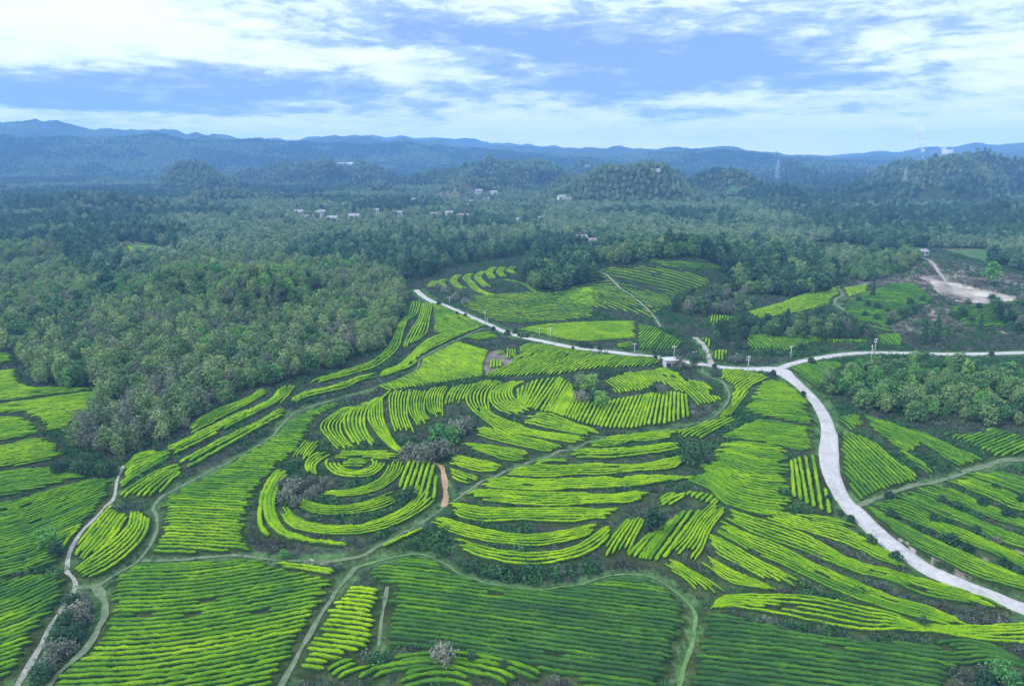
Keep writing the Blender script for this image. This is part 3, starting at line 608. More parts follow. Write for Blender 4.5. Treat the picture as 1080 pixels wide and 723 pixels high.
def w_line(px, step=1.0): return smooth_line(ground(px), step)
RM = w_line(ROAD_MAIN); RSD = w_line(ROAD_SIDE); PW = {k: w_line(v[0]) for k, v in PATHS.items()}

# occupancy grid of the near land: where hedges and tracks are
OX, OY, OS = -420.0, 40.0, 0.5; ONX, ONY = 1700, 1000
def blank(): return np.zeros((ONY, ONX), bool)
def stamp(g, P, rad):
    k = int(math.ceil(rad / OS))
    ix = ((P[:, 0] - OX) / OS).astype(int); iy = ((P[:, 1] - OY) / OS).astype(int)
    for dx in range(-k, k + 1):
        for dy in range(-k, k + 1):
            if (dx * dx + dy * dy) * OS * OS <= rad * rad + .01:
                x, y = ix + dx, iy + dy; ok = (x >= 0) & (x < ONX) & (y >= 0) & (y < ONY); g[y[ok], x[ok]] = True
OCC_T, OCC_P, OCC_V = blank(), blank(), blank()
for P, *_ in ROWS: stamp(OCC_T, P, 0.8)
stamp(OCC_P, RM, 2.0); stamp(OCC_V, RM, 4.2); stamp(OCC_P, RSD, 1.7); stamp(OCC_V, RSD, 3.6)
for k, v in PATHS.items(): stamp(OCC_P, PW[k], v[1] / 2 + .1); stamp(OCC_V, PW[k], v[1] / 2 + 1.3)
def look(g, x, y):
    ix = ((x - OX) / OS).astype(int); iy = ((y - OY) / OS).astype(int)
    ok = (ix >= 0) & (ix < ONX) & (iy >= 0) & (iy < ONY); r = np.zeros(x.shape, bool)
    r[ok] = g[iy[ok], ix[ok]]; return r
# rows must not run over the roads and tracks
OCC_X = blank(); stamp(OCC_X, RM, 2.4); stamp(OCC_X, RSD, 2.2)
for k, v in PATHS.items(): stamp(OCC_X, PW[k], v[1] / 2 + .5)
_rows = []
for P, t, ph, rw in ROWS:
    bad = look(OCC_X, P[:, 0], P[:, 1])
    if not bad.any(): _rows.append((P, t, ph, rw)); continue
    idx = np.nonzero(np.diff(np.r_[0, (~bad).astype(int), 0]))[0].reshape(-1, 2)
    for a, b in idx:
        if b - a > 4: _rows.append((P[a:b], t, ph, rw))
ROWS = _rows

# the hedges stand on low benches, the banks between them lie a little deeper
bl = OCC_T.astype(float)
for _ in range(2):
    for ax in (0, 1): bl = sum(np.roll(bl, d_, ax) for d_ in (-2, -1, 0, 1, 2)) / 5
_fx = np.clip((GX - OX) / OS, 1, ONX - 2); _fy = np.clip((GY - OY) / OS, 1, ONY - 2)
_in = (GX > OX + 5) & (GX < OX + ONX * OS - 5) & (GY > OY + 5) & (GY < OY + ONY * OS - 5) & (np.hypot(GX, GY) < 420)
GZ = GZ + np.where(_in, 0.9 * bl[_fy.astype(int), _fx.astype(int)], 0) 

# ------------------------------------------------------------------ land cover polygons
WOODS = {  # where trees stand, traced at their feet
 'left': [(-150,372),(0,368),(20,378),(26,402),(70,411),(112,410),(95,442),(72,466),(95,488),(130,484),(185,462),(203,447),(240,425),(268,410),(308,402),(362,389),(402,370),(424,340),(428,318),(424,300),(400,285),(260,272),(200,275),(180,282),(100,300),(40,262),(-150,262)],
 'crest': [(608,274),(650,283),(690,275),(758,279),(768,298),(790,312),(830,314),(872,308),(882,288),(862,268),(790,259),(720,258),(640,262)],
 'clump': [(551,300),(558,284),(600,274),(628,280),(622,299),(590,310)],
 'fold': [(702,332),(716,316),(748,306),(796,312),(788,330),(745,336)],
 'belt': [(747,356),(762,350),(800,345),(858,336),(900,342),(914,358),(870,361),(800,354),(765,362)],
 'right': [(869,412),(884,406),(920,393),(960,386),(1000,387),(1040,396),(1180,402),(1180,460),(1080,452),(1040,449),(960,444),(900,430)],
 'quarry': [(886,292),(900,277),(958,263),(976,272),(955,286),(912,297)],
 'edge': [(1042,328),(1150,318),(1150,352),(1060,350)],
}
WW = {k: ground(v)[:, :2] for k, v in WOODS.items()}
BACK = np.array([(-400,262),(0,276),(100,270),(195,274),(260,275),(400,284),(424,296),(445,296),(470,283),(545,270),(600,266),(640,261),(720,256),(800,257),(868,266),(885,286),(900,276),(960,261),(990,262),(1040,278),(1080,288),(1500,290)], float)
CLEAR = [[(113,258),(135,253),(190,264),(188,272),(140,271)], [(428,207),(530,202),(535,216),(470,218),(430,216)], [(370,222),(430,224),(436,236),(372,238)], [(440,226),(505,226),(510,236),(480,252),(462,246)], [(556,213),(578,214),(577,224),(560,226)],
         [(584,207),(606,208),(604,217),(588,216)], [(312,224),(362,224),(364,238),(320,236)], [(880,212),(950,208),(958,222),(890,224)], [(980,262),(1045,262),(1040,278),(990,275)], [(1010,235),(1045,240),(1040,250),(1005,246)], [(608,253),(628,254),(628,262),(610,261)],
         [(700,227),(760,224),(758,234),(704,237)], [(296,205),(342,202),(344,209),(300,212)], [(246,232),(302,229),(302,238),(252,241)], [(818,240),(872,237),(870,246),(822,248)], [(538,232),(578,229),(578,240),(542,243)], [(928,232),(988,229),(988,240),(934,244)], [(120,226),(170,224),(172,231),(126,233)], [(760,203),(800,201),(802,206),(764,208)]]
CLW = [ground(c)[:, :2] for c in CLEAR]
QUARRY = ground(TR([(288,292),(345,284),(405,300),(520,338),(690,372),(692,402),(560,402),(440,392),(360,362),(325,322)]))[:, :2]
SLOPE = ground([(882,318),(905,296),(958,274),(985,266),(1040,280),(1100,296),(1100,352),(1000,354),(930,352),(885,338)])[:, :2]
QROCK = ground(TR([(320,440),(345,428),(385,455),(370,480),(330,475)]))[:, :2]
BARE = ground(C1([(590,260),(640,215),(690,210),(730,250),(760,215),(790,240),(760,290),(720,320),(640,335),(610,345),(580,290)]))[:, :2]
SOIL = [ground(p)[:, :2] for p in (R5([(250,310),(290,315),(420,420),(500,470),(620,550),(740,600),(730,615),(600,570),(480,490),(370,410)]), R5([(900,400),(1000,425),(990,450),(910,425)]), R5([(840,540),(1010,570),(1010,590),(860,560)]),
        R5([(860,30),(960,60),(950,75),(860,45)]), R5([(770,420),(900,480),(880,500),(780,450)]), C2([(690,340),(715,345),(712,372),(690,370)]), C2([(770,420),(820,410),(815,445),(780,440)]), K([(320,648),(420,650),(410,675),(330,680)]), [(930,318),(960,309),(985,312),(978,324),(948,328)], [(1040,320),(1084,322),(1084,330),(1046,331)], [(985,296),(1000,304),(1010,316),(992,312)])]

# ------------------------------------------------------------------ ground sheet
x, y, z = GX.ravel(), GY.ravel(), GZ.ravel(); r_ = np.hypot(x, y)
col = np.tile(np.array([0.030, 0.048, 0.022]), (len(x), 1))                      # forest floor
px_, py_ = project(x, y, z)
agri = (r_ < 560) & (py_ > np.interp(px_, BACK[:, 0], BACK[:, 1]))
nz = fbm(x / 9, y / 9, 4); nz2 = fbm(x / 2.6, y / 2.6, 3, 1)
bank = np.array([0.034, 0.046, 0.036])[None] * (1 + 0.9 * nz)[:, None] + np.array([0.03, 0.018, 0.018])[None] * np.clip(nz2 + .1, 0, 1)[:, None]
grn = np.array([0.028, 0.070, 0.022])[None] * (1 + 0.5 * nz2)[:, None]
kk = np.clip(0.45 + 2.2 * fbm(x / 16 + 3, y / 16, 3, 2), 0, 1)[:, None]
near_c = bank * (1 - kk * .55) + grn * kk * .55
col[agri] = near_c[agri]
v_ = look(OCC_V, x, y) & agri; col[v_] = (np.array([0.048, 0.090, 0.036])[None] * (1 + 0.7 * nz2)[:, None])[v_]
m = in_poly(x + nz2 * 4, y + nz * 8, SLOPE) & agri; col[m] = (np.array([0.105, 0.098, 0.082])[None] * np.clip(1 + 1.2 * nz + .6 * nz2, .35, 1.7)[:, None])[m]
t_ = look(OCC_T, x, y) & agri; col[t_] = (np.array([0.034, 0.050, 0.020])[None] * (1 + 0.6 * nz2)[:, None])[t_]
for k, P in WW.items():
    m = in_poly(x, y, P); col[m] = (np.array([0.045, 0.055, 0.032])[None] * (1 + .5 * nz)[:, None])[m]
for i, P in enumerate(CLW):
    m = in_poly(x, y, P)
    f = np.clip(0.5 + 3 * fbm(x / 60 + i, y / 25, 3, i % 4), 0, 1)[:, None]
    c = np.array([0.055, 0.11, 0.045])[None] * (1 - f) + np.array([0.085, 0.085, 0.062])[None] * f
    col[m] = c[m]
e_ = np.array([0.225, 0.205, 0.19])[None] * np.clip(1 + 1.3 * nz + .5 * nz2, .3, 1.6)[:, None]
for P in [QUARRY, QROCK] + SOIL:
    m = in_poly(x + nz2 * 5, y + nz * 16 * (1 if P is QUARRY else .3), P); col[m] = e_[m] * (1 if P is QUARRY else .8)
m = in_poly(x, y, BARE); col[m] = (np.array([0.11, 0.10, 0.095])[None] * (1 + .6 * nz2)[:, None])[m]
far = np.clip((r_ - 1500) / 2500, 0, 1)[:, None] * 0.6
fc = np.array([0.040, 0.065, 0.030])[None] * (1 + 1.1 * fbm(x / 140, y / 140, 4, 2))[:, None]
col = col * (1 - far) + fc * far
i0 = np.arange(NR - 1)[:, None] * NA + np.arange(NA - 1)[None]
F = np.stack([i0, i0 + 1, i0 + NA + 1, i0 + NA], -1).reshape(-1, 4)
gm, t, b = new_mat('ground_cover', 0.95, 0.0)
at = t.nodes.new('ShaderNodeAttribute'); at.attribute_name = 'cover'
f = tnoise(t, 1.6, 6, 0.7, 'Position'); f2 = tnoise(t, 0.13, 4, 0.6, 'Position')
c = tmix(t, 1.0, at.outputs['Color'], ramp(t, f, [(0.3, (.45, .5, .5)), (0.7, (1.45, 1.42, 1.3))]), 'MULTIPLY')
c = tmix(t, 1.0, c, ramp(t, f2, [(0.3, (.8, .8, .85)), (0.7, (1.2, 1.2, 1.1))]), 'MULTIPLY')
t.links.new(c, b.inputs['Base Color'])
gme = mesh_np('ground', np.stack([x, y, z], -1), F[:, ::-1], gm, True, colors={'cover': np.c_[np.clip(col, 0.003, 1), np.ones(len(col))]})
tag(link('ground', gme), kind='structure')

# ------------------------------------------------------------------ ribbons: roads and tracks
def ribbon(name, P, width, mat, lift, cross=5, edge=0.12, skirt=0.0):
    T = np.gradient(P, axis=0); T /= np.linalg.norm(T, axis=1)[:, None] + 1e-9; Nn = np.stack([-T[:, 1], T[:, 0]], -1)
    n = len(P); s = np.arange(n)
    w_ = np.broadcast_to(np.asarray(width, float), (n,))
    wl = w_ * (1 + edge * 2 * vnoise(s / 4.0, s * 0 + 3.3)); wr = w_ * (1 + edge * 2 * vnoise(s / 4.0, s * 0 + 9.3))
    us = np.linspace(-.5, .5, cross); V = []
    for u in us:
        Q = P + Nn * (u * np.where(u < 0, wl, wr))[:, None]; V.append(np.c_[Q, hz_at(Q[:, 0], Q[:, 1]) + lift])
    if skirt:
        zc = np.max(np.stack([v[:, 2] for v in V]), 0)
        for v in V: v[:, 2] = 0.5 * v[:, 2] + 0.5 * zc
        a = V[0].copy(); a[:, 2] -= skirt; e = V[-1].copy(); e[:, 2] -= skirt
        a[:, :2] += -Nn * .25; e[:, :2] += Nn * .25; V = [a] + V + [e]
    k = len(V); V = np.stack(V, 1).reshape(-1, 3)
    i = (np.arange(n - 1)[:, None] * k + np.arange(k - 1)[None]).ravel()
    return mesh_np(name, V, np.stack([i, i + k, i + k + 1, i + 1], -1), mat, True)
concrete, t, b = new_mat('pale_concrete', 0.9)
f = tnoise(t, 0.22, 8, 0.75, 'Position'); f2 = tnoise(t, 1.6, 5, 0.7, 'Position')
c = tmix(t, 1.0, ramp(t, f, [(0.3, (0.22, 0.22, 0.215)), (0.5, (0.31, 0.307, 0.30)), (0.7, (0.36, 0.357, 0.348))]), ramp(t, f2, [(0.3, (.74, .74, .73)), (0.7, (1.10, 1.10, 1.10))]), 'MULTIPLY')
t.links.new(c, b.inputs['Base Color'])
wm = np.full(len(RM), 2.7)
dj = np.hypot(*(RM - ground([(822, 391)])[0, :2]).T); wm = wm + 2.2 * np.exp(-(dj / 6.0) ** 2)
dq = np.hypot(*(RM - ground([(874, 480)])[0, :2]).T); wm = wm + 0.9 * np.exp(-(dq / 12.0) ** 2)
wm = np.where(np.arange(len(RM)) < np.argmin(dj), np.minimum(wm, 2.3 + 2.6 * np.exp(-(dj / 6.0) ** 2)), wm)
tag(link('road', ribbon('road', RM, wm, concrete, 0.22, 7, 0.03, 0.5)), kind='structure')
tag(link('side_road', ribbon('side_road', RSD, 2.2, concrete, 0.225, 7, 0.03, 0.5)), kind='structure')
def track_mat(name, a_, b_, c_):
    m, t, b = new_mat(name, 0.95, .0)
    f = tnoise(t, 1.3, 7, 0.75, 'Position')
    t.links.new(ramp(t, f, [(0.28, a_), (0.5, b_), (0.72, c_)]), b.inputs['Base Color']); return m
TM = {'pale': track_mat('trodden_pale_track', (0.07, 0.11, 0.06), (0.20, 0.205, 0.175), (0.34, 0.325, 0.30)),
      'grass': track_mat('grassy_track', (0.045, 0.085, 0.04), (0.09, 0.125, 0.07), (0.17, 0.185, 0.13)),
      'green': track_mat('fresh_grass_track', (0.045, 0.105, 0.035), (0.08, 0.15, 0.05), (0.14, 0.20, 0.09)),
      'brown': track_mat('bare_earth_path', (0.15, 0.105, 0.065), (0.26, 0.175, 0.105), (0.33, 0.235, 0.155))}
for ik, (k, (p, wd, tone)) in enumerate(PATHS.items()):
    tag(link('path', ribbon('path', resample(PW[k], .6), wd, TM[tone], 0.08 + 0.006 * ik, 5, 0.55)), kind='structure')

# ------------------------------------------------------------------ tea hedges
tea, t, b = new_mat('tea_leaves', 0.8, 0.03)
a1 = t.nodes.new('ShaderNodeAttribute'); a1.attribute_name = 'flush'     # how much young growth the plot carries
a2 = t.nodes.new('ShaderNodeAttribute'); a2.attribute_name = 'table'     # plucking table (1) or old leaf on the flank (0)
fn = tnoise(t, 0.22, 4, 0.6, 'Position'); ff = tnoise(t, 3.5, 4, 0.7, 'Position')
young = ramp(t, a1.outputs['Fac'], [(0.0, (0.022, 0.064, 0.020)), (0.3, (0.034, 0.104, 0.016)), (0.6, (0.066, 0.168, 0.005)), (1.0, (0.142, 0.262, 0.004))])
young = tmix(t, 1.0, young, ramp(t, fn, [(0.28, (.58, .72, .95)), (0.72, (1.45, 1.24, .9))]), 'MULTIPLY')
young = tmix(t, 1.0, young, ramp(t, ff, [(0.3, (.66, .70, .7)), (0.7, (1.3, 1.25, 1.2))]), 'MULTIPLY')
old = ramp(t, ff, [(0.3, (0.014, 0.034, 0.016)), (0.7, (0.030, 0.070, 0.022))])
tf = tmath(t, 'ADD', a2.outputs['Fac'], tmath(t, 'MULTIPLY', tmath(t, 'SUBTRACT', ff, 0.5), 0.9), True)
t.links.new(tmix(t, tf, old, young), b.inputs['Base Color'])
U = np.array([-.50, -.50, -.36, -.12, .12, .36, .50, .50]); HH = np.array([-.25, .40, .60, .68, .68, .60, .40, -.25]); TB = np.array([0, .05, .8, 1, 1, .8, .05, 0])
def hedge(P, tint, dist, rw):
    st = 0.5 if dist < 190 else .9
    if len(P) > 4: P = resample(P, st)
    n = len(P); T = np.gradient(P, axis=0); T /= np.linalg.norm(T, axis=1)[:, None] + 1e-9; Nn = np.stack([-T[:, 1], T[:, 0]], -1)
    s = np.arange(n) * st + RNG.uniform(0, 500)
    wd = rw * (1 + .40 * fbm(s / 2.2, s * 0 + 1.5, 4)); hh = 1 + .50 * fbm(s / 1.6, s * 0 + 7.5, 4, 1)
    wd[0] *= .55; wd[-1] *= .55; hh[0] *= .8; hh[-1] *= .8
    c = P + Nn * (0.10 * fbm(s / 6, s * 0 + 4, 2, 2))[:, None]
    Q = c[:, None] + Nn[:, None] * (U[None] * wd[:, None] + RNG.normal(0, .065 * rw, (n, 8)))[..., None]
    zz = hz_at(c[:, 0], c[:, 1])[:, None] + HH[None] * (hh * (.34 + .66 * rw))[:, None] + RNG.normal(0, .075 * rw, (n, 8))
    V = np.concatenate([Q, zz[..., None]], -1).reshape(-1, 3)
    i = (np.arange(n - 1)[:, None] * 8 + np.arange(7)[None]).ravel()
    Fq = np.stack([i, i + 1, i + 9, i + 8], -1)
    e = (n - 1) * 8
    cap = np.array([[0, 7, 6, 1], [1, 6, 5, 2], [2, 5, 4, 3], [e, e + 1, e + 6, e + 7], [e + 1, e + 2, e + 5, e + 6], [e + 2, e + 3, e + 4, e + 5]])
    Fq = np.vstack([Fq, cap])[:, ::-1]
    tn = np.clip(tint + RNG.normal(0, .09) + 0.30 * fbm(s / 5, s * 0 + 2.2, 3, 2) + 0.35 * fbm(c[:, 0] / 12, c[:, 1] / 12, 3, 3), 0, 1)
    return V, Fq, np.repeat(tn, 8), np.tile(TB, n)
def vis(P):
    z_ = hz_at(P[:, 0], P[:, 1]); a, b_ = project(P[:, 0], P[:, 1], z_)
    ok = (a > 0) & (a < 1080) & (b_ > 0) & (b_ < 723)
    return (ok * 1.0 / (P[:, 0] ** 2 + P[:, 1] ** 2 + (CAM_H - z_) ** 2)).sum()
order = sorted(range(len(ROWS)), key=lambda i: -vis(ROWS[i][0]) * ROWS[i][3])
N_IND = 290
tone_word = lambda t_: 'dark green' if t_ < .3 else ('mid green' if t_ < .62 else ('bright green' if t_ < .88 else 'lime green'))
rest = [[], [], [], []]; off = 0
print('tea rows', len(ROWS))
for rank, i in enumerate(order):
    P, tint, ph, rw = ROWS[i]; dist = math.hypot(P[:, 0].mean(), P[:, 1].mean())
    V, Fq, fl, tb = hedge(P, tint, dist, rw)
    if rank < N_IND:
        o_ = P[len(P) // 2]; org = np.array([o_[0], o_[1], hz_at(o_[0], o_[1])])
        o = link('tea_hedge', mesh_np('tea_hedge', V - org, Fq, tea, True, {'flush': fl, 'table': tb}), loc=org)
        tag(o, f'{tone_word(tint)} tea row {ph}', 'tea hedge', f'tea hedge rows {ph}')
    else:
        rest[0].append(V); rest[1].append(Fq + off); rest[2].append(fl); rest[3].append(tb); off += len(V)
o = link('tea_plantation', mesh_np('tea_plantation', np.vstack(rest[0]), np.vstack(rest[1]), tea, True, {'flush': np.concatenate(rest[2]), 'table': np.concatenate(rest[3])}))
tag(o, 'smaller and farther clipped tea hedge rows covering the terraced plots', 'tea hedges', kind='stuff')

# ------------------------------------------------------------------ plants
bark = simple_mat('grey_bark', (0.16, 0.14, 0.12), .3, 3)
LM = {
 'pale': leaf_mat('pale_spring_leaves', [(0, (0.10, 0.155, 0.085)), (.25, (0.155, 0.215, 0.11)), (.5, (0.19, 0.285, 0.095)), (.75, (0.11, 0.195, 0.085)), (1, (0.25, 0.33, 0.125))]),
 'grey': leaf_mat('grey_budding_twigs', [(0, (0.11, 0.125, 0.10)), (.4, (0.155, 0.17, 0.135)), (.7, (0.125, 0.165, 0.115)), (1, (0.21, 0.225, 0.175))]),
 'fresh': leaf_mat('fresh_green_leaves', [(0, (0.065, 0.20, 0.06)), (.5, (0.10, 0.26, 0.06)), (1, (0.17, 0.31, 0.075))]),
 'green': leaf_mat('summer_green_leaves', [(0, (0.05, 0.125, 0.055)), (.35, (0.075, 0.165, 0.06)), (.7, (0.115, 0.21, 0.075)), (1, (0.16, 0.25, 0.095))]),
 'dark': leaf_mat('dark_evergreen_leaves', [(0, (0.028, 0.072, 0.042)), (.5, (0.042, 0.095, 0.05)), (1, (0.062, 0.125, 0.058))]),
 'mixed': leaf_mat('woodland_leaves', [(0, (0.030, 0.090, 0.058)), (.2, (0.055, 0.130, 0.068)), (.4, (0.036, 0.104, 0.062)), (.6, (0.096, 0.18, 0.094)), (.8, (0.066, 0.155, 0.074)), (1, (0.14, 0.215, 0.115))]),
 'mid': leaf_mat('lit_crest_leaves', [(0, (0.09, 0.175, 0.095)), (.3, (0.15, 0.24, 0.125)), (.6, (0.21, 0.295, 0.16)), (.8, (0.12, 0.215, 0.11)), (1, (0.27, 0.335, 0.195))]),  # lighter leaf tone, paints the lit look of the hilltops
 'scrub': leaf_mat('dry_bank_scrub', [(0, (0.055, 0.068, 0.058)), (.3, (0.09, 0.092, 0.082)), (.55, (0.045, 0.085, 0.055)), (.8, (0.075, 0.125, 0.085)), (1, (0.14, 0.155, 0.125))]),
 'weed': leaf_mat('green_bank_weeds', [(0, (0.024, 0.075, 0.035)), (.5, (0.038, 0.11, 0.04)), (1, (0.07, 0.165, 0.055))]),
}
def crown_mesh(name, mat, H, Wd, n, leaf, shape='round', base=0.28, seed=0, lobes=9, fill_=0.5):
    rg = np.random.default_rng(seed)
    if shape == 'cone':
        t_ = rg.random(n) ** 0.75; zc = base * H + (1 - base) * H * (1 - t_ ** 1.0) ; rad = Wd / 2 * (t_ ** .8) * (0.7 + .3 * np.abs(np.sin(t_ * 26)))
        an = rg.random(n) * 6.283; rr = rad * np.sqrt(rg.uniform(.35, 1, n)); C = np.stack([rr * np.cos(an), rr * np.sin(an), zc], -1)
        D = np.stack([np.cos(an), np.sin(an), np.full(n, .5)], -1)
    else:
        lc = []
        for i in range(lobes):
            an = i * 2.399 + rg.uniform(-.4, .4); q = (i + .5) / lobes
            zz = base * H + (1 - base) * H * (0.22 + .62 * q); rr = Wd * .5 * (0.62 * math.sqrt(max(0, 1 - (q * 1.15 - .35) ** 2))) * rg.uniform(.6, 1.1)
            lc.append((rr * math.cos(an), rr * math.sin(an), zz, Wd * rg.uniform(.20, .32) * (1.1 - .35 * q)))
        lc.append((0, 0, H * (base + .5 * (1 - base)), Wd * .34)); lc.append((rg.uniform(-.08, .08) * Wd, rg.uniform(-.08, .08) * Wd, H - Wd * .2, Wd * .2))
        lc = np.array(lc); k = rg.choice(len(lc), n, p=lc[:, 3] ** 2 / (lc[:, 3] ** 2).sum())
        d = rg.normal(size=(n, 3)); d /= np.linalg.norm(d, axis=1)[:, None]
        rr = lc[k, 3] * rg.uniform(fill_, 1.05, n); vz = 0.85 if shape == 'round' else 1.25
        C = lc[k, :3] + d * rr[:, None] * np.array([1, 1, vz]); D = d + np.array([0, 0, .25])
        C[:, 2] = np.clip(C[:, 2], .04 * H, H)
    D = D + rg.normal(0, .55, (n, 3)); D /= np.linalg.norm(D, axis=1)[:, None]
    A = np.cross(D, rg.normal(size=(n, 3))); A /= np.linalg.norm(A, axis=1)[:, None]; B = np.cross(D, A)
    s = leaf * rg.uniform(.6, 1.35, n)[:, None]
    # each leaf spray is a bent four-sided blade
    v0 = C - A * s; v1 = C - B * s * .55 + D * s * .18; v2 = C + A * s * .95; v3 = C + B * s * .6 + D * s * .12
    V = np.stack([v0, v1, v2, v3], 1).reshape(-1, 3); Fq = np.arange(4 * n).reshape(n, 4)
    return mesh_np(name, V, Fq, mat)
def trunk_mesh(name, H, r, base, Wd, seed, limbs=6):
    rg = random.Random(seed); m = MB(); p = Vector((0, 0, -.3)); top = H * (base + .45 * (1 - base)); prev = p; k = 4
    for i in range(k):
        q = Vector((rg.uniform(-.03, .03) * H, rg.uniform(-.03, .03) * H, top * (i + 1) / k)); m.tube(prev, q, r * (1 - i / k * .7), r * (1 - (i + 1) / k * .7)); prev = q
    for i in range(limbs):
        an = i * 2.4 + rg.random(); z0 = H * base * rg.uniform(.75, 1.2); L_ = Wd * rg.uniform(.28, .42)
        m.tube((0, 0, z0), (L_ * math.cos(an), L_ * math.sin(an), z0 + L_ * rg.uniform(.6, 1.3)), r * .4, r * .1, 5)
    return m.mesh(name, bark)
# kind: (height, width, count, leaf, shape, base, fill)
SPEC = {'pale': (9.5, 6.4, 640, .40, 'tall', .10, .3), 'grey': (8.5, 6.0, 520, .34, 'tall', .08, .2), 'fresh': (9, 6.2, 640, .44, 'round', .08, .5), 'green': (8.6, 7.4, 700, .48, 'round', .04, .5), 'mid': (9.5, 7, 420, .56, 'round', .06, .4),
        'dark': (10, 7, 700, .50, 'round', .05, .55), 'mixed': (10, 7, 420, .60, 'round', .06, .5)}
PROTO = {}
for kd, (H, Wd, n, lf, shp, bs, fl) in SPEC.items():
    PROTO[kd] = [(crown_mesh('crown', LM[kd], H * s_, Wd, n, lf, shp, bs, 100 + 7 * i + len(kd) * 31, 9 + i, fl), trunk_mesh('trunk', H * s_, .22, bs + .1, Wd, i)) for i, s_ in enumerate((1.0, 1.15, .88, 1.05))]
PROTO['conifer'] = [(crown_mesh('crown', LM['dark'], H, Wd, 520, .46, 'cone', .08, 500 + i), trunk_mesh('trunk', H * .9, .2, .1, 1.0, i, 0)) for i, (H, Wd) in enumerate(((11, 4.2), (12.5, 4.8), (9, 3.2)))]
PROTO['cypress'] = [(crown_mesh('crown', LM['dark'], H, Wd, 520, .34, 'cone', .03, 600 + i), trunk_mesh('trunk', H * .8, .18, .06, .6, i, 0)) for i, (H, Wd) in enumerate(((7, 2.6), (8, 3.6)))]
PROTO['bush'] = [(crown_mesh('crown', LM['dark'], 1.9, 2.0, 420, .19, 'round', .02, 700 + i, 7, .75), trunk_mesh('trunk', 1.2, .07, .2, 1.2, i, 4)) for i in range(3)]
PROTO['greybush'] = [(crown_mesh('crown', LM['grey'], 4.2, 5.0, 520, .26, 'round', .02, 720 + i, 9, .2), trunk_mesh('trunk', 3, .1, .12, 4.2, i, 7)) for i in range(3)]
PROTO['greenbush'] = [(crown_mesh('crown', LM['fresh'], 5.0, 5.0, 560, .28, 'round', .02, 740 + i, 9, .5), trunk_mesh('trunk', 3, .12, .12, 4, i, 6)) for i in range(2)]
PROTO['darkbush'] = [(crown_mesh('crown', LM['dark'], 4.6, 5.2, 620, .27, 'round', .02, 760 + i, 9, .5), trunk_mesh('trunk', 3, .12, .12, 4, i, 6)) for i in range(2)]
CNT = {}
FIRST = {}
def plant(kd, name, x, y, scale, label, cat, group, var=None, zs=1.0):
    k = CNT.get(kd, 0) if var is None else var; CNT[kd] = CNT.get(kd, 0) + 1
    cr_, tr_ = PROTO[kd][k % len(PROTO[kd])]
    e = bpy.data.objects.new(name, None); COL.objects.link(e); e.empty_display_size = .5
    e.location = (x, y, float(hz_at(x, y)) - .05); e.rotation_euler = (0, 0, random.uniform(0, 6.28)); e.scale = (scale, scale, scale * zs)
    tag(e, label, cat, group)
    c = link('crown', cr_, e); link('trunk', tr_, e)
    FIRST.setdefault(kd, {}).setdefault(k % len(PROTO[kd]), c)
    return e
def at(px, py): return ground([(px, py)])[0]

# single plants, each where it stands
def one(kd, name, px, py, hpx, label, cat='tree', group=None, H=None):
    P = at(px, py); d = np.linalg.norm(P - np.array([0, 0, CAM_H]))
    PH = {'bush': 1.9, 'greybush': 4.2, 'greenbush': 5.0, 'darkbush': 4.6, 'cypress': 7.5, 'conifer': 11, 'green': 9, 'dark': 10, 'fresh': 9, 'pale': 9.5, 'grey': 8.5}[kd]
    return plant(kd, name, P[0], P[1], hpx / FPX * d / PH * 1.06, label, cat, group)
one('darkbush', 'evergreen_bush', 733, 491, 27, 'large round dark bush at the end of the terraces on the main slope', 'bush')
one('dark', 'evergreen_tree', 690, 562, 28, 'dark green tree standing in the leaning tea plot', 'tree')
one('greenbush', 'green_bush', 300, 589, 11, 'round green bush where the cross track passes under the knoll', 'bush')
one('darkbush', 'evergreen_bush', 432, 527, 16, 'single dark bush on the fourth ring of the knoll', 'bush')
one('greenbush', 'green_bush', 52, 578, 20, 'upright green bush alone in the broad left field', 'bush')
one('darkbush', 'evergreen_bush', 60, 586, 13, 'low dark bush beside the upright green bush in the left field', 'bush')
one('greybush', 'grey_bush', 467, 700, 24, 'bare grey bush at the bottom edge of the dark field', 'bush')
one('darkbush', 'evergreen_bush', 498, 697, 10, 'small dark bush right of the bare grey bush', 'bush')
one('darkbush', 'evergreen_bush', 531, 704, 10, 'small dark bush farthest right on the bottom arc terraces', 'bush')
one('greenbush', 'green_bush', 1056, 723, 24, 'green bush clump in the bottom right corner', 'bush')
one('darkbush', 'evergreen_bush', 1035, 724, 16, 'dark bush left of the green clump in the bottom right corner', 'bush')
one('darkbush', 'evergreen_bush', 973, 660, 10, 'dark low bush sitting on the long slanting terrace', 'bush')
one('greenbush', 'green_bush', 634, 430, 19, 'round bright green bush in front of the hilltop thicket', 'bush')
one('greenbush', 'green_bush', 622, 414, 22, 'taller green bush at the back of the hilltop thicket', 'bush')
one('pale', 'budding_tree', 612, 412, 20, 'pale budding tree at the left of the hilltop thicket', 'tree')
one('greybush', 'grey_bush', 612, 424, 14, 'grey bush at the foot of the hilltop thicket', 'bush')
one('darkbush', 'evergreen_bush', 628, 424, 14, 'dark bush in the middle of the hilltop thicket', 'bush')
one('greybush', 'grey_bush', 697, 416, 11, 'grey bush beside the bare soil spot on the hilltop', 'bush')
one('darkbush', 'evergreen_bush', 690, 415, 9, 'dark bush touching the grey bush on the hilltop', 'bush')
one('greybush', 'grey_bush', 716, 389, 14, 'brown leafless bush leaning against the small shed', 'bush')
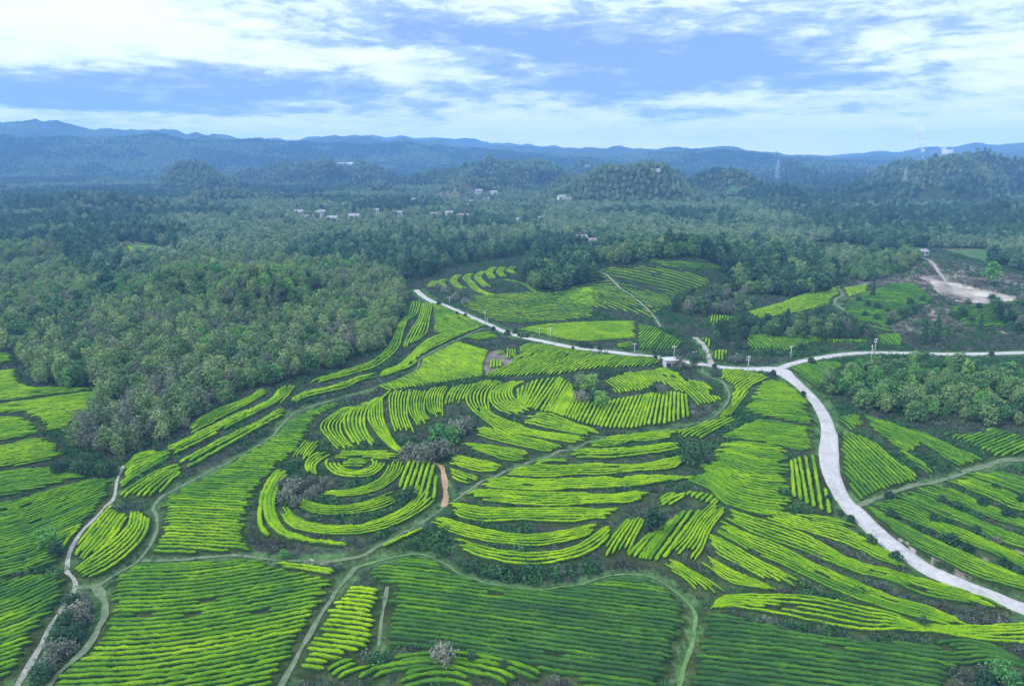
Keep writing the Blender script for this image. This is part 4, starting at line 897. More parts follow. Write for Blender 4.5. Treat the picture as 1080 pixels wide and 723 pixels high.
for i, (a, b_, h_, kd) in enumerate([(432,486,20,'greybush'),(444,488,22,'greybush'),(455,486,22,'greybush'),(466,484,22,'greybush'),(462,470,24,'greenbush'),(475,470,22,'greenbush'),(480,462,20,'greybush'),(488,458,18,'greybush'),(492,452,16,'greybush'),(470,478,16,'greenbush')]):
    one(kd, 'green_bush' if kd == 'greenbush' else 'grey_bush', a, b_, h_, ('green bush' if kd == 'greenbush' else 'leafless grey bush') + ' in the thicket above the brown path', 'bush', 'green bushes in the thicket above the brown path' if kd == 'greenbush' else 'grey bushes in the thicket above the brown path')
for a, b_, h_ in [(303,530,22),(310,522,24),(318,518,20),(326,528,18),(333,522,16),(343,512,15),(350,516,12),(312,534,16),(300,516,18),(328,510,12)]:
    one('greybush', 'grey_bush', a, b_, h_ * .75, 'leafless grey bush in the thicket on the left of the knoll', 'bush', 'grey bushes on the knoll')
for a, b_, h_ in [(62,500,12),(74,497,12),(85,500,14),(97,502,15),(108,503,15),(118,500,14),(90,490,12),(104,492,14)]:
    one('darkbush', 'evergreen_bush', a, b_, h_, 'dark bush in the thicket at the foot of the left wood', 'bush', 'dark bushes at the foot of the left wood')
for a, b_, h_ in [(78,640,14),(88,636,12),(82,652,16),(72,664,18),(88,660,16),(66,680,18),(78,680,17),(58,696,18),(52,708,16),(92,645,12),(70,692,16),(45,720,18),(84,670,14)]:
    one('greybush' if a % 3 else 'darkbush', 'grey_bush' if a % 3 else 'evergreen_bush', a, b_, h_, ('leafless grey bush' if a % 3 else 'dark bush') + ' in the hollow between the two tracks', 'bush', ('grey' if a % 3 else 'dark') + ' bushes in the hollow between the tracks')
for a, b_, h_ in [(491,334,4),(463,322,5),(482,332,4),(520.5,348.5,5),(535.5,353,6),(543,352,5),(547,355,4),(551,356,4),(556,356,5),(604,367.5,3),(613,366,7),(618,367,7),(623,368,5),(632.5,369,5),(691,379,5),(699,380,6),(753.5,388,5)]:
    one('bush', 'round_shrub', a, b_, h_, 'small round dark shrub edging the upper white road', 'shrub', 'round shrubs edging the upper road')
one('bush', 'round_shrub', 815, 397, 7, 'round shrub in the inner corner of the road junction', 'shrub')
one('bush', 'round_shrub', 847, 418, 6, 'round shrub on the left verge just below the junction', 'shrub')
one('bush', 'round_shrub', 855.5, 384, 7, 'round shrub on the near verge of the side road', 'shrub')
one('bush', 'round_shrub', 1045, 376, 5, 'round shrub on the side road near the right edge', 'shrub')
one('bush', 'round_shrub', 918, 574, 10, 'clipped round shrub on the left verge of the lower road, upper of two', 'shrub')
one('bush', 'round_shrub', 944, 591, 10, 'clipped round shrub on the left verge of the lower road, lower of two', 'shrub')
one('bush', 'round_shrub', 897, 551, 8, 'dark round shrub on the verge at the upright tea plot', 'shrub')
one('bush', 'round_shrub', 886, 543, 6, 'small shrub next to the upright tea plot, farthest from the junction', 'shrub')
one('bush', 'round_shrub', 874, 528, 7, 'shrub at the corner of the upright tea plot', 'shrub')
for a, b_, h_ in [(937,527,9),(939,546,10),(993,530,8),(1008,535,7),(1034,533,8),(1062,545,9),(1077,530,8),(1004,575,11),(1020,582,9),(977,564,8),(1057,598,9),(1073,605,8),(984,550,8),(1030,560,6),(1050,516,6)]:
    one('bush', 'round_shrub', a, b_, h_, 'round shrub dotted among the tea terraces right of the lower road', 'shrub', 'round shrubs among the right hand terraces')
one('cypress', 'cypress_tree', 813, 376, 13, 'slim dark cypress alone behind the road junction', 'tree')
one('cypress', 'cypress_tree', 754, 367, 16, 'dark cypress beside the pale side path', 'tree')
one('cypress', 'cypress_tree', 778, 370, 26, 'broad dark conifer, biggest in front of the bush belt', 'tree')
one('cypress', 'cypress_tree', 781, 341, 20, 'dark pointed conifer above the bush belt', 'tree')
one('cypress', 'cypress_tree', 829, 350, 24, 'tall dark conifer standing out of the bush belt', 'tree')
one('conifer', 'conifer_tree', 974, 362, 20, 'dark conifer left of the quarry bushes, nearer to the junction', 'tree')
one('conifer', 'conifer_tree', 986, 360, 22, 'dark conifer right beside its twin below the quarry', 'tree')
one('conifer', 'conifer_tree', 1033, 350, 18, 'dark conifer on the slope at the right under the quarry', 'tree')
one('conifer', 'conifer_tree', 920, 312, 13, 'dark little conifer at the small bright field', 'tree')
one('fresh', 'green_tree', 1043, 300, 20, 'fresh green tree behind the quarry at the right', 'tree')
one('darkbush', 'evergreen_bush', 845, 370, 9, 'dark bush behind the pole at the junction', 'bush')
one('greybush', 'grey_bush', 778, 382, 10, 'pale leafless bush at the roadside in front of the broad conifer', 'bush')
one('dark', 'evergreen_tree', 732, 388, 15, 'small roadside tree right of the shed, nearer to it', 'tree')
one('green', 'broadleaf_tree', 741, 380, 12, 'green roadside tree behind the road right of the shed', 'tree')
for a, b_ in [(955,335),(965,330),(940,338),(1005,338),(1015,335),(1000,345),(1012,350),(990,335),(1060,330),(1065,340)]:
    one('darkbush' if a % 2 else 'greybush', 'evergreen_bush' if a % 2 else 'grey_bush', a, b_, 10, ('dark' if a % 2 else 'grey') + ' bush on the rough slope under the quarry', 'bush', ('dark' if a % 2 else 'grey') + ' bushes on the slope under the quarry')
for a, b_, h_ in [(905,318,6),(915,322,6),(925,326,7),(936,330,6),(948,333,7),(912,334,6),(924,338,7),(938,343,7),(1020,322,6),(1032,326,6),(1046,318,7),(1058,334,7),(1070,338,7),(1024,340,7),(960,322,7),(972,318,6)]:
    one('darkbush', 'evergreen_bush', a, b_, h_, 'little dark bush in the rows on the rough slope around the quarry', 'bush', 'little dark bushes around the quarry')
for a, b_, h_ in [(640,398,7),(648,397,6),(656,395,6),(632,401,7)]:
    one('darkbush', 'evergreen_bush', a, b_, h_, 'low dark bush in the line behind the hilltop thicket', 'bush', 'low bushes behind the hilltop thicket')
for a, b_, h_ in [(470,310,9),(480,318,10),(490,322,8),(462,306,8),(498,318,7),(484,312,8)]:
    one('greybush', 'grey_bush', a, b_, h_, 'grey bush on the bank above the top end of the road', 'bush', 'grey bushes above the top end of the road')

# woods: the trees that show largest stand as things of their own, the rest is woodland
def jitter_fill(x0, x1, y0, y1, s):
    gx, gy = np.meshgrid(np.arange(x0, x1, s), np.arange(y0, y1, s))
    return (gx + RNG.uniform(-.45, .45, gx.shape) * s).ravel(), (gy + RNG.uniform(-.45, .45, gy.shape) * s).ravel()
FOLD = ground([(0,362),(20,378),(45,372),(75,352),(116,318),(165,292),(186,278),(165,271),(120,298),(70,330),(20,350)])[:, :2]
STUFF = {k: [] for k in SPEC}; STUFF['conifer'] = []
def wood(key, sp, mix, max_ind, what, smin=.40, smax=.84):
    P = WW[key]; X, Y = jitter_fill(P[:, 0].min(), P[:, 0].max(), P[:, 1].min(), P[:, 1].max(), sp)
    m = in_poly(X, Y, P); X, Y = X[m], Y[m]
    pxx, pyy = project(X, Y, hz_at(X, Y) + 6); d = np.hypot(X, Y)
    fold_ = in_poly(X, Y, FOLD); kinds = list(mix); pr = np.array([mix[k] for k in kinds]); pr = pr / pr.sum()
    nn = fbm(X / 30, Y / 30, 2, 1)
    u_ = np.clip(RNG.random(len(X)) * .75 + .125 + nn * .45, 0, .999); ki = np.searchsorted(np.cumsum(pr), u_)
    sz = RNG.uniform(smin, smax, len(X))
    # hidden trees (behind the crest) are left to the woodland
    seen = (pxx > 0) & (pxx < 1080) & (pyy < 723)
    G = np.array([ground([(a, b_)])[0] for a, b_ in zip(pxx[seen], np.minimum(pyy[seen], 720))]) if seen.any() else np.zeros((0, 3))
    vis_ = np.zeros(len(X), bool); vis_[np.nonzero(seen)[0]] = np.hypot(G[:, 0], G[:, 1]) > d[seen] - 6
    rank = np.argsort(np.where(vis_, d / sz, 1e9)); ind = set(rank[:max_ind][vis_[rank[:max_ind]]].tolist())
    names = {'pale': ('budding_tree', 'pale grey-green budding tree'), 'grey': ('leafless_tree', 'grey leafless tree'), 'fresh': ('green_tree', 'fresh bright green tree'), 'green': ('broadleaf_tree', 'green broadleaf tree'), 'dark': ('evergreen_tree', 'dark evergreen tree'), 'mixed': ('broadleaf_tree', 'woodland tree')}
    for i in range(len(X)):
        kd = kinds[min(ki[i], len(kinds) - 1)]
        if key == 'left' and fold_[i] and i % 5: kd = ('green', 'dark', 'green', 'mixed')[i % 4]
        if i in ind:
            nm, lb = names[kd]
            plant(kd, nm, X[i], Y[i], sz[i], f'{lb} {what}', 'tree', f'{lb}s {what}')
        else: STUFF[kd].append((X[i], Y[i], sz[i]))
wood('left', 3.3, {'grey': .20, 'pale': .44, 'green': .22, 'fresh': .14}, 150, 'in the wood on the left hill')
wood('right', 3.4, {'green': .55, 'fresh': .22, 'pale': .10, 'dark': .13}, 55, 'in the wood beside the right hand road', .36, .74)
wood('crest', 4.0, {'dark': .3, 'mixed': .2, 'green': .3, 'pale': .2}, 36, 'in the wood crowning the hill behind the road', .6, 1.0)
wood('clump', 4.2, {'dark': .55, 'mixed': .2, 'green': .25}, 14, 'in the dark clump on the hill behind the road', .85, 1.2)
wood('fold', 4.4, {'dark': .4, 'grey': .3, 'green': .3}, 12, 'in the thicket in the fold of the hill behind the road', .4, .75)
wood('belt', 4.0, {'dark': .65, 'green': .2, 'grey': .15}, 16, 'in the bush belt behind the road junction', .35, .62)
wood('quarry', 4.2, {'fresh': .3, 'green': .5, 'pale': .2}, 10, 'on the ridge beside the quarry', .35, .65)
wood('edge', 4.6, {'green': .5, 'dark': .3, 'grey': .2}, 6, 'at the right edge below the quarry', .4, .8)

def outside(X, Y):
    a, b_ = project(X, Y, hz_at(X, Y)); return (a > 1190) | (a < -170)
def in_back(X, Y):
    a, b_ = project(X, Y, hz_at(X, Y)); return b_ < np.interp(a, BACK[:, 0], BACK[:, 1])
def frustum(X, Y, pad=.26): return (np.abs(np.arctan2(X, Y)) < math.atan(540 / FPX) + pad)
for r0, r1, s, sz0, sz1 in ((110, 340, 4.9, .45, .85), (340, 800, 4.9, .55, .95), (800, 1500, 6.4, .6, 1.0), (1500, 3000, 9.2, .7, 1.15), (3000, 3300, 14, .8, 1.3)):
    X, Y = jitter_fill(-r1 * .72, r1 * .72, r0 * .6, r1, s); d = np.hypot(X, Y)
    m = (d >= r0) & (d < r1) & frustum(X, Y); X, Y, d = X[m], Y[m], d[m]
    m = in_back(X, Y) | (d > 620) | ((np.arctan2(X, Y) < -.2) & (d > 330)) | outside(X, Y)
    for P in WW.values(): m &= ~in_poly(X, Y, P)
    cl = np.zeros(len(X), bool)
    for P in CLW: cl |= in_poly(X, Y, P)
    m &= ~cl | ((RNG.random(len(X)) < .20) & (d > 560))
    m &= (fbm(X / 120, Y / 120, 3, 2) < .42)
    X, Y, d = X[m], Y[m], d[m]
    kn = relief(X, Y) * .9 + .5 * fbm(X / 90, Y / 90, 3, 1) + RNG.normal(0, .07, len(X)) - .02 - .20 * np.clip((620 - d) / 120, 0, 1) * (np.arctan2(X, Y) > -.42) + .03  # relief light put into colour: lighter kinds on crests, darker in hollows
    for i in range(len(X)):
        kd = 'mixed' if kn[i] < .08 else 'mid'
        if RNG.random() < .05 + .22 * (kn[i] < -.2): kd = 'conifer'
        elif kn[i] < -.1 and RNG.random() < .5: kd = 'dark'
        STUFF[kd].append((X[i], Y[i], RNG.uniform(sz0, sz1) * (.8 if kd == 'conifer' else 1)))
# a few standing out in the valley (these also lend their shape to the woodland)
for i, (a, b_, kd) in enumerate([(470,243,'mixed'),(350,250,'mixed'),(760,240,'mixed'),(880,252,'mixed'),(410,215,'mid'),(640,225,'mid'),(700,220,'mid')]):
    P = at(a, b_); plant(kd, 'broadleaf_tree', P[0], P[1], 1.1, 'woodland tree in the valley ' + ('below the village', 'left of the village', 'behind the hilltop wood', 'behind the quarry ridge', 'at the back of the village', 'on the hill right of the village', 'on the far slope right of the village hill')[i], 'tree', None)
tot = {k: len(v) for k, v in STUFF.items()}; print('woodland', tot)

def scatter(name, pts, protos, label, cat, seed=0):
    """woodland or scrub: one object that repeats plant shapes over many points"""
    pts = np.asarray(pts, float); n = len(pts); rg = np.random.default_rng(seed)
    me = bpy.data.meshes.new(name); me.vertices.add(n)
    me.vertices.foreach_set('co', np.c_[pts[:, 0], pts[:, 1], hz_at(pts[:, 0], pts[:, 1]) - .1].astype(np.float32).ravel())
    for nm, tp, dat in (('size', 'FLOAT', pts[:, 2]), ('turn', 'FLOAT', rg.uniform(0, 6.28, n)), ('shape', 'INT', rg.integers(0, len(protos), n))):
        a = me.attributes.new(nm, tp, 'POINT'); a.data.foreach_set('value', dat.astype(np.float32 if tp == 'FLOAT' else np.int32))
    o = link(name, me); tag(o, label, cat, kind='stuff')
    g = bpy.data.node_groups.new(name, 'GeometryNodeTree')
    g.interface.new_socket('Geometry', in_out='INPUT', socket_type='NodeSocketGeometry'); g.interface.new_socket('Geometry', in_out='OUTPUT', socket_type='NodeSocketGeometry')
    gi = g.nodes.new('NodeGroupInput'); go = g.nodes.new('NodeGroupOutput'); jn = g.nodes.new('GeometryNodeJoinGeometry')
    def attr(nm, tp):
        q = g.nodes.new('GeometryNodeInputNamedAttribute'); q.data_type = tp; q.inputs[0].default_value = nm; return q.outputs[0]
    sz, tu, shp = attr('size', 'FLOAT'), attr('turn', 'FLOAT'), attr('shape', 'INT')
    cx_ = g.nodes.new('ShaderNodeCombineXYZ'); g.links.new(tu, cx_.inputs[2])
    for i, p in enumerate(protos):
        cmp_ = g.nodes.new('FunctionNodeCompare'); cmp_.data_type = 'INT'; cmp_.operation = 'EQUAL'
        ins = [s_ for s_ in cmp_.inputs if s_.type == 'INT']; g.links.new(shp, ins[0]); ins[1].default_value = i
        oi = g.nodes.new('GeometryNodeObjectInfo'); oi.inputs[0].default_value = p; oi.transform_space = 'ORIGINAL'
        oi.inputs['As Instance'].default_value = True
        ip = g.nodes.new('GeometryNodeInstanceOnPoints')
        g.links.new(gi.outputs[0], ip.inputs['Points']); g.links.new(cmp_.outputs[0], ip.inputs['Selection']); g.links.new(oi.outputs['Geometry'], ip.inputs['Instance'])
        g.links.new(cx_.outputs[0], ip.inputs['Rotation']); g.links.new(sz, ip.inputs['Scale']); g.links.new(ip.outputs[0], jn.inputs[0])
    g.links.new(jn.outputs[0], go.inputs[0])
    md = o.modifiers.new('plants', 'NODES'); md.node_group = g
    return o
WL = {'pale': ('pale_woodland', 'pale budding woodland spreading over the hills'), 'grey': ('leafless_woodland', 'grey leafless woodland on the left hill'), 'fresh': ('fresh_woodland', 'fresh green trees scattered through the near woods'),
      'green': ('green_woodland', 'green broadleaf woodland on the near hills'), 'dark': ('dark_woodland', 'dark evergreen woodland on the hills'), 'mid': ('hilltop_woodland', 'woodland covering the far hilltops, its leaves tinted as if sunlit'), 'mixed': ('mixed_woodland', 'mixed green woodland rolling away to the horizon'), 'conifer': ('conifer_woodland', 'dark conifers sprinkled through the far woodland')}
for kd, pts in STUFF.items():
    if pts and kd in FIRST: scatter(WL[kd][0], pts, list(FIRST[kd].values()), WL[kd][1], 'woodland', len(kd))

# scrub on the banks between the terraces
def tuft(name, mat, n, hgt, wid, leaf, seed):
    rg = np.random.default_rng(seed); an = rg.random(n) * 6.283; rr = wid * .5 * np.sqrt(rg.random(n)); zz = hgt * rg.random(n) ** 1.2 * (1 - .6 * (rr / (wid * .5)) ** 2)
    C = np.stack([rr * np.cos(an), rr * np.sin(an), zz], -1); D = rg.normal(0, .6, (n, 3)) + np.array([0, 0, .5]); D /= np.linalg.norm(D, axis=1)[:, None]
    A = np.cross(D, rg.normal(size=(n, 3))); A /= np.linalg.norm(A, axis=1)[:, None]; B = np.cross(D, A); s = leaf * rg.uniform(.6, 1.4, n)[:, None]
    V = np.stack([C - A * s, C - B * s * .6, C + A * s, C + B * s * .6], 1).reshape(-1, 3)
    return mesh_np(name, V, np.arange(4 * n).reshape(n, 4), mat)
TUF = {}
for kd, nm, spots in (('scrub', 'bank_shrub', [(395,570),(560,556),(860,590)]), ('weed', 'bank_weed', [(470,560),(690,500),(905,625)])):
    TUF[kd] = []
    for i, (a, b_) in enumerate(spots):
        P = at(a, b_); o = link(nm, tuft('leaves', LM[kd], 70, 1.0 + .25 * i, 1.6, .17, 900 + i + len(kd)), loc=P)
        tag(o, ('dry grey tuft' if kd == 'scrub' else 'green weed tuft') + (' on the bank below the knoll', ' on the middle of the terraced slope', ' on the lower right terraces')[i], 'shrub' if kd == 'scrub' else 'weed')
        TUF[kd].append(o)
def bank_points(s, n_off):
    X, Y = jitter_fill(-400, 410, 66, 470, s)
    a, b_ = project(X, Y, hz_at(X, Y)); m = (a > -170) & (a < 1240) & (b_ < 800) & (b_ > np.interp(a, BACK[:, 0], BACK[:, 1]))
    X, Y = X[m], Y[m]; m = ~look(OCC_T, X, Y) & ~look(OCC_P, X, Y)
    for k, P in WW.items():
        m &= ~in_poly(X, Y, P) | (RNG.random(len(X)) < .5)
    m &= ~in_poly(X, Y, SLOPE) | (RNG.random(len(X)) < .35)
    for P in [QUARRY, QROCK, BARE] + SOIL: m &= ~in_poly(X, Y, P)
    return X[m], Y[m]
X, Y = bank_points(0.92, 0); nn = fbm(X / 9 + 2, Y / 9, 3, 1) + RNG.normal(0, .12, len(X))
vg = look(OCC_V, X, Y); thin = RNG.random(len(X)) < np.where(vg, .35, .95)
sz = RNG.uniform(.45, 1.05, len(X)) * (1 + .8 * np.clip(nn, -.4, .6)) * np.where(vg, .5, 1)
ms = thin & (nn < .13) & ~vg; mw = thin & ~ms
print('scrub', ms.sum(), mw.sum())
scatter('bank_scrub', np.c_[X[ms], Y[ms], sz[ms]], TUF['scrub'], 'dry grey scrub on the banks between the tea terraces', 'scrub', 5)
scatter('bank_weeds', np.c_[X[mw], Y[mw], sz[mw]], TUF['weed'], 'green weeds on the banks and verges', 'weeds', 6)

# ------------------------------------------------------------------ built things
wood_m = simple_mat('pole_concrete', (0.33, 0.33, 0.335), .15, 4); metal = simple_mat('galvanised_steel', (0.36, 0.38, 0.40), .1, 2, .5); porc = simple_mat('white_porcelain', (0.75, 0.76, 0.78), .05, 3, .4)
white = simple_mat('white_render', (0.50, 0.50, 0.52), .12, .7); greyw = simple_mat('grey_render', (0.42, 0.42, 0.44), .15, .8); tile_r = simple_mat('grey_roof_tiles', (0.20, 0.20, 0.22), .25, 2); tile_b = simple_mat('brown_roof_tiles', (0.165, 0.145, 0.135), .25, 2)
glass = simple_mat('dark_window_glass', (0.05, 0.06, 0.08), .2, 2, .2); door_m = simple_mat('brown_door', (0.17, 0.10, 0.07), .2, 3); sheet = simple_mat('white_roof_sheet', (0.78, 0.79, 0.82), .06, .2, .5)
def pole(px, py, hpx, label, arms=1, rz=0.4):
    P = at(px, py); d = np.linalg.norm(P - np.array([0, 0, CAM_H])); H = hpx / FPX * d * .92
    e = bpy.data.objects.new('power_pole', None); COL.objects.link(e); e.location = P; e.rotation_euler = (0, 0, rz); tag(e, label, 'power pole', 'power poles along the white road')
    link('pole', MB().tube((0, 0, -.4), (0, 0, H), .15, .09, 8).mesh('pole', wood_m, True), e)
    for k in range(arms):
        zz = H - .35 - .8 * k; a = link('crossarm', MB().box((0, .16, zz), (1.5 - .25 * k, .10, .10)).mesh('crossarm', metal), e)
        for xx in (-.62, 0.0, .62): link('insulator', MB().tube((xx * (1 - .15 * k), .16, zz + .06), (xx * (1 - .15 * k), .16, zz + .34), .07, .05, 6).mesh('insulator', porc), a)
pole(788, 398, 24, 'pale concrete pole standing in the bright plot by the junction', 2)
pole(833.5, 379, 15, 'thin pale pole behind the road junction', 1)
pole(922, 374, 17, 'taller pole of the pair at the side road', 2)
pole(918, 382, 18, 'nearer pole of the pair at the side road', 1, .9)
pole(580.5, 359.5, 16, 'white pole at the flat lime field behind the road', 1)
pole(511.7, 341, 15, 'pole on the far verge of the upper road', 1)
pole(514, 341, 7, 'short stump pole beside the pole on the upper road verge', 0)
pole(669, 373.5, 13, 'pole at the road left of the shed', 1)
pole(710.5, 380, 17, 'pole rising right behind the shed', 1)
pole(732, 384, 15, 'pole right of the shed among the roadside trees', 1)
pole(474, 321, 9, 'small pole at the top end of the road', 1)
pole(569, 355, 11, 'faint thin pole left of the white pole in the lime field', 1)

def house(px, py, W_, D_, H_, rz, wall, roofm, label, flat=False, storeys=2, cat='house', group=None):
    P = at(px, py); e = bpy.data.objects.new('village_house' if cat == 'house' else cat.replace(' ', '_'), None); COL.objects.link(e)
    e.location = (P[0], P[1], P[2] - .2); e.rotation_euler = (0, 0, rz); tag(e, label, cat, group)
    link('wall', MB().box((0, 0, H_ / 2), (W_, D_, H_)).mesh('wall', wall), e)
    if flat:
        m = MB().box((0, 0, H_ + .12), (W_ + .8, D_ + .8, .24)); rf = link('roof', m.mesh('roof', roofm), e)
    else:
        o_ = .5; rh = D_ * .28
        v = [(-W_ / 2 - o_, -D_ / 2 - o_, H_ - .1), (W_ / 2 + o_, -D_ / 2 - o_, H_ - .1), (W_ / 2 + o_, D_ / 2 + o_, H_ - .1), (-W_ / 2 - o_, D_ / 2 + o_, H_ - .1), (-W_ / 2 - o_, 0, H_ + rh), (W_ / 2 + o_, 0, H_ + rh)]
        rf = link('roof', MB().poly(v, [(0, 1, 5, 4), (2, 3, 4, 5), (1, 2, 5), (3, 0, 4), (3, 2, 1, 0)]).mesh('roof', roofm), e)
    nw = max(2, int(W_ / 3.2))
    for s_ in range(storeys):
        for k in range(nw):
            xx = (k + .5) / nw * W_ - W_ / 2; zz = (s_ + .55) * H_ / storeys
            if s_ == 0 and k == nw // 2: link('door', MB().box((xx, -D_ / 2 - .02, 1.1), (1.2, .12, 2.2)).mesh('door', door_m), e); continue
            wn_ = link('window', MB().box((xx, -D_ / 2 - .02, zz), (1.3, .10, 1.3)).mesh('window', glass), e)
            link('sill', MB().box((xx, -D_ / 2 - .10, zz - .72), (1.5, .22, .1)).mesh('sill', white), wn_)
    return e
# the shed at the road
house(706, 388.5, 3.3, 2.8, 3.0, .15, greyw, wood_m, 'small grey flat-roofed shed beside the white road', True, 1, 'roadside shed')
HS = [(505,206,14,10,9,.2,greyw,tile_r,'grey two-storey house at the top of the valley village, left of the white one'), (521,206,15,9,8,-.1,white,sheet,'white flat-roofed house at the top of the valley village'),
      (512,212,22,7,4.5,.05,greyw,tile_r,'long low building below the two top houses of the village'), (592,212,13,9,7,.3,white,tile_r,'white house left of two right of the dark village hill'), (599,213.5,12,9,6,-.2,greyw,tile_b,'brown-roofed house right of two beyond the dark village hill'),
      (460,230.5,16,8,6,.1,greyw,tile_b,'brown-roofed house left of the village fields'), (474,229,11,8,6,.4,white,tile_r,'small white house right next to a brown-roofed one in the valley'), (488,231,18,8,5,-.05,greyw,tile_b,'wide brown-roofed barn in the middle of the valley'),
      (487,250,9,7,6,.5,white,sheet,'white-roofed house lowest in the valley village'), (613,257,10,8,6,.2,white,tile_r,'white house half hidden behind the hilltop wood'), (623,259.5,11,8,5,-.3,greyw,tile_b,'grey house behind the hilltop wood, right of a white one'),
      (373,232.5,17,9,6,.0,white,tile_r,'white farmhouse at the left end of the valley fields'), (397,226,8,7,6,.2,white,tile_r,'small white house above the left valley fields'), (316,229,12,9,7,.1,greyw,tile_r,'grey house leftmost in the hamlet on the left'), (327,234,12,8,6,-.2,greyw,tile_b,'brown-roofed house in front in the hamlet on the left'),
      (338,229,13,9,7,.3,white,tile_r,'white house in the middle of the hamlet on the left'), (351,235,13,9,6,.0,greyw,tile_r,'grey house rightmost in the hamlet on the left'), (437,213,9,7,5,.3,white,tile_r,'tiny white house at the back of the valley left of the top houses'),(448,222,8,6,5,-.2,greyw,tile_b,'tiny brown-roofed house between the two rows of village fields'),(545,236,10,7,5,.2,white,tile_r,'lone white house in the small clearing right of the valley village'),(420,228,11,7,5,.1,greyw,tile_r,'low grey house in the fields at the left of the valley'),(572,234,9,7,5,-.3,greyw,tile_b,'brown-roofed house at the right end of the small valley clearing'),(497,215,10,7,5,.4,white,tile_b,'white house with a brown roof just below the top village houses'),(971.5,271.5,8,6,5,.3,white,tile_r,'small white house on the ridge above the quarry')]
for a, b_, W_, D_, H_, rz, wl, rf, lb in HS: house(a, b_, W_ * .7, D_ * .8, H_ * .85, rz, wl, rf, lb, rf is sheet, 2)
# long white-roofed halls far off
def hall(px, py, wpx, hpx, label):
    P = at(px, py); d = np.linalg.norm(P[:2]); s = d / FPX; e = bpy.data.objects.new('greenhouse', None); COL.objects.link(e); e.location = (P[0], P[1], P[2] - 2)
    tag(e, label, 'greenhouse'); W_, H_, D_ = wpx * s, max(hpx * s * .5, 2.5), min(40, wpx * s * .5)
    link('wall', MB().box((0, 0, H_ * .35 + 1), (W_, D_, H_ * .7 + 2)).mesh('wall', greyw), e)
    m = MB(); nb = max(3, int(W_ / 14)); 
    for k in range(nb):
        x0 = -W_ / 2 + k * W_ / nb; x1 = x0 + W_ / nb; z0, z1 = H_ * .7 + 2, H_ + 2
        v = [(x0, -D_ / 2 - .3, z0), (x1, -D_ / 2 - .3, z0), ((x0 + x1) / 2, -D_ / 2 - .3, z1), (x0, D_ / 2, z0), (x1, D_ / 2, z0), ((x0 + x1) / 2, D_ / 2, z1)]
        m.poly(v, [(0, 1, 2), (5, 4, 3), (0, 2, 5, 3), (2, 1, 4, 5), (1, 0, 3, 4)])
    link('roof', m.mesh('roof', sheet), e)
hall(363, 174, 42, 4.5, 'very long white greenhouse far off on the left ridge'); hall(621, 175, 8, 1.5, 'short white greenhouse on the far slope at the centre'); hall(692, 180, 8, 1.5, 'short white greenhouse on the far slope right of centre')

def pylon(px, py, hpx, label):
    P = at(px, py); d = np.linalg.norm(P[:2]); H = hpx / FPX * d; e = bpy.data.objects.new('transmission_tower', None); COL.objects.link(e); e.location = P; e.rotation_euler = (0, 0, .5); tag(e, label, 'pylon', 'transmission towers on the far hills')
    m = MB(); b0 = H * .11; r = H * .008
    cs = [(-1, -1), (1, -1), (1, 1), (-1, 1)]; wz = lambda z_: b0 * (1 - z_ / H) + H * .008
    for cx_, cy_ in cs: m.tube((cx_ * b0, cy_ * b0, 0), (cx_ * H * .008, cy_ * H * .008, H), r, r * .6, 4)
    for k in range(7):
        z0, z1 = H * k / 7, H * (k + 1) / 7
        for i in range(4):
            a, b_ = cs[i], cs[(i + 1) % 4]; m.tube((a[0] * wz(z0), a[1] * wz(z0), z0), (b_[0] * wz(z1), b_[1] * wz(z1), z1), r * .5, r * .5, 4)
            m.tube((b_[0] * wz(z0), b_[1] * wz(z0), z0), (a[0] * wz(z1), a[1] * wz(z1), z1), r * .5, r * .5, 4)
    link('lattice_mast', m.mesh('lattice_mast', metal), e)
    for z_, L_ in ((.66, .17), (.78, .14), (.9, .11)):
        a = link('crossarm', MB().tube((-L_ * H, 0, z_ * H), (L_ * H, 0, z_ * H), r * .9, r * .9, 4).tube((-L_ * H, 0, z_ * H), (0, 0, z_ * H + H * .04), r * .5, r * .5, 4).tube((L_ * H, 0, z_ * H), (0, 0, z_ * H + H * .04), r * .5, r * .5, 4).mesh('crossarm', metal), e)
        for s_ in (-1, 1): link('insulator', MB().tube((s_ * L_ * H, 0, z_ * H), (s_ * L_ * H, 0, z_ * H - H * .03), r * .6, r * .6, 4).mesh('insulator', porc), a)
pylon(819, 191, 20, 'grey lattice pylon on the far hills right of centre'); pylon(953.5, 196, 17, 'grey lattice pylon on the far hills below the steam')

# steam of a distant works
stm, t, b = new_mat('white_steam', 1.0, 0.0); b.inputs['Base Color'].default_value = (.93, .94, .96, 1)
trn = t.nodes.new('ShaderNodeBsdfTransparent'); tl_ = t.nodes.new('ShaderNodeBsdfTranslucent'); tl_.inputs[0].default_value = (.93, .94, .96, 1)
m1 = t.nodes.new('ShaderNodeMixShader'); m1.inputs[0].default_value = .5; t.links.new(b.outputs[0], m1.inputs[1]); t.links.new(tl_.outputs[0], m1.inputs[2])
m2 = t.nodes.new('ShaderNodeMixShader'); t.links.new(ramp(t, tnoise(t, .12, 5, .7, 'Position'), [(.36, (0, 0, 0)), (.66, (.24, .24, .24))]), m2.inputs[0])
t.links.new(trn.outputs[0], m2.inputs[1]); t.links.new(m1.outputs[0], m2.inputs[2]); t.links.new(m2.outputs[0], t.nodes['Material Output'].inputs[0])
cy.transparent_max_bounces = 24
DW = 2500.0
def far_pt(px, py, d=DW):
    D = ray(px, py); D = D / math.hypot(D[0], D[1]); return Vector((D[0] * d, D[1] * d, CAM_H + D[2] * d))
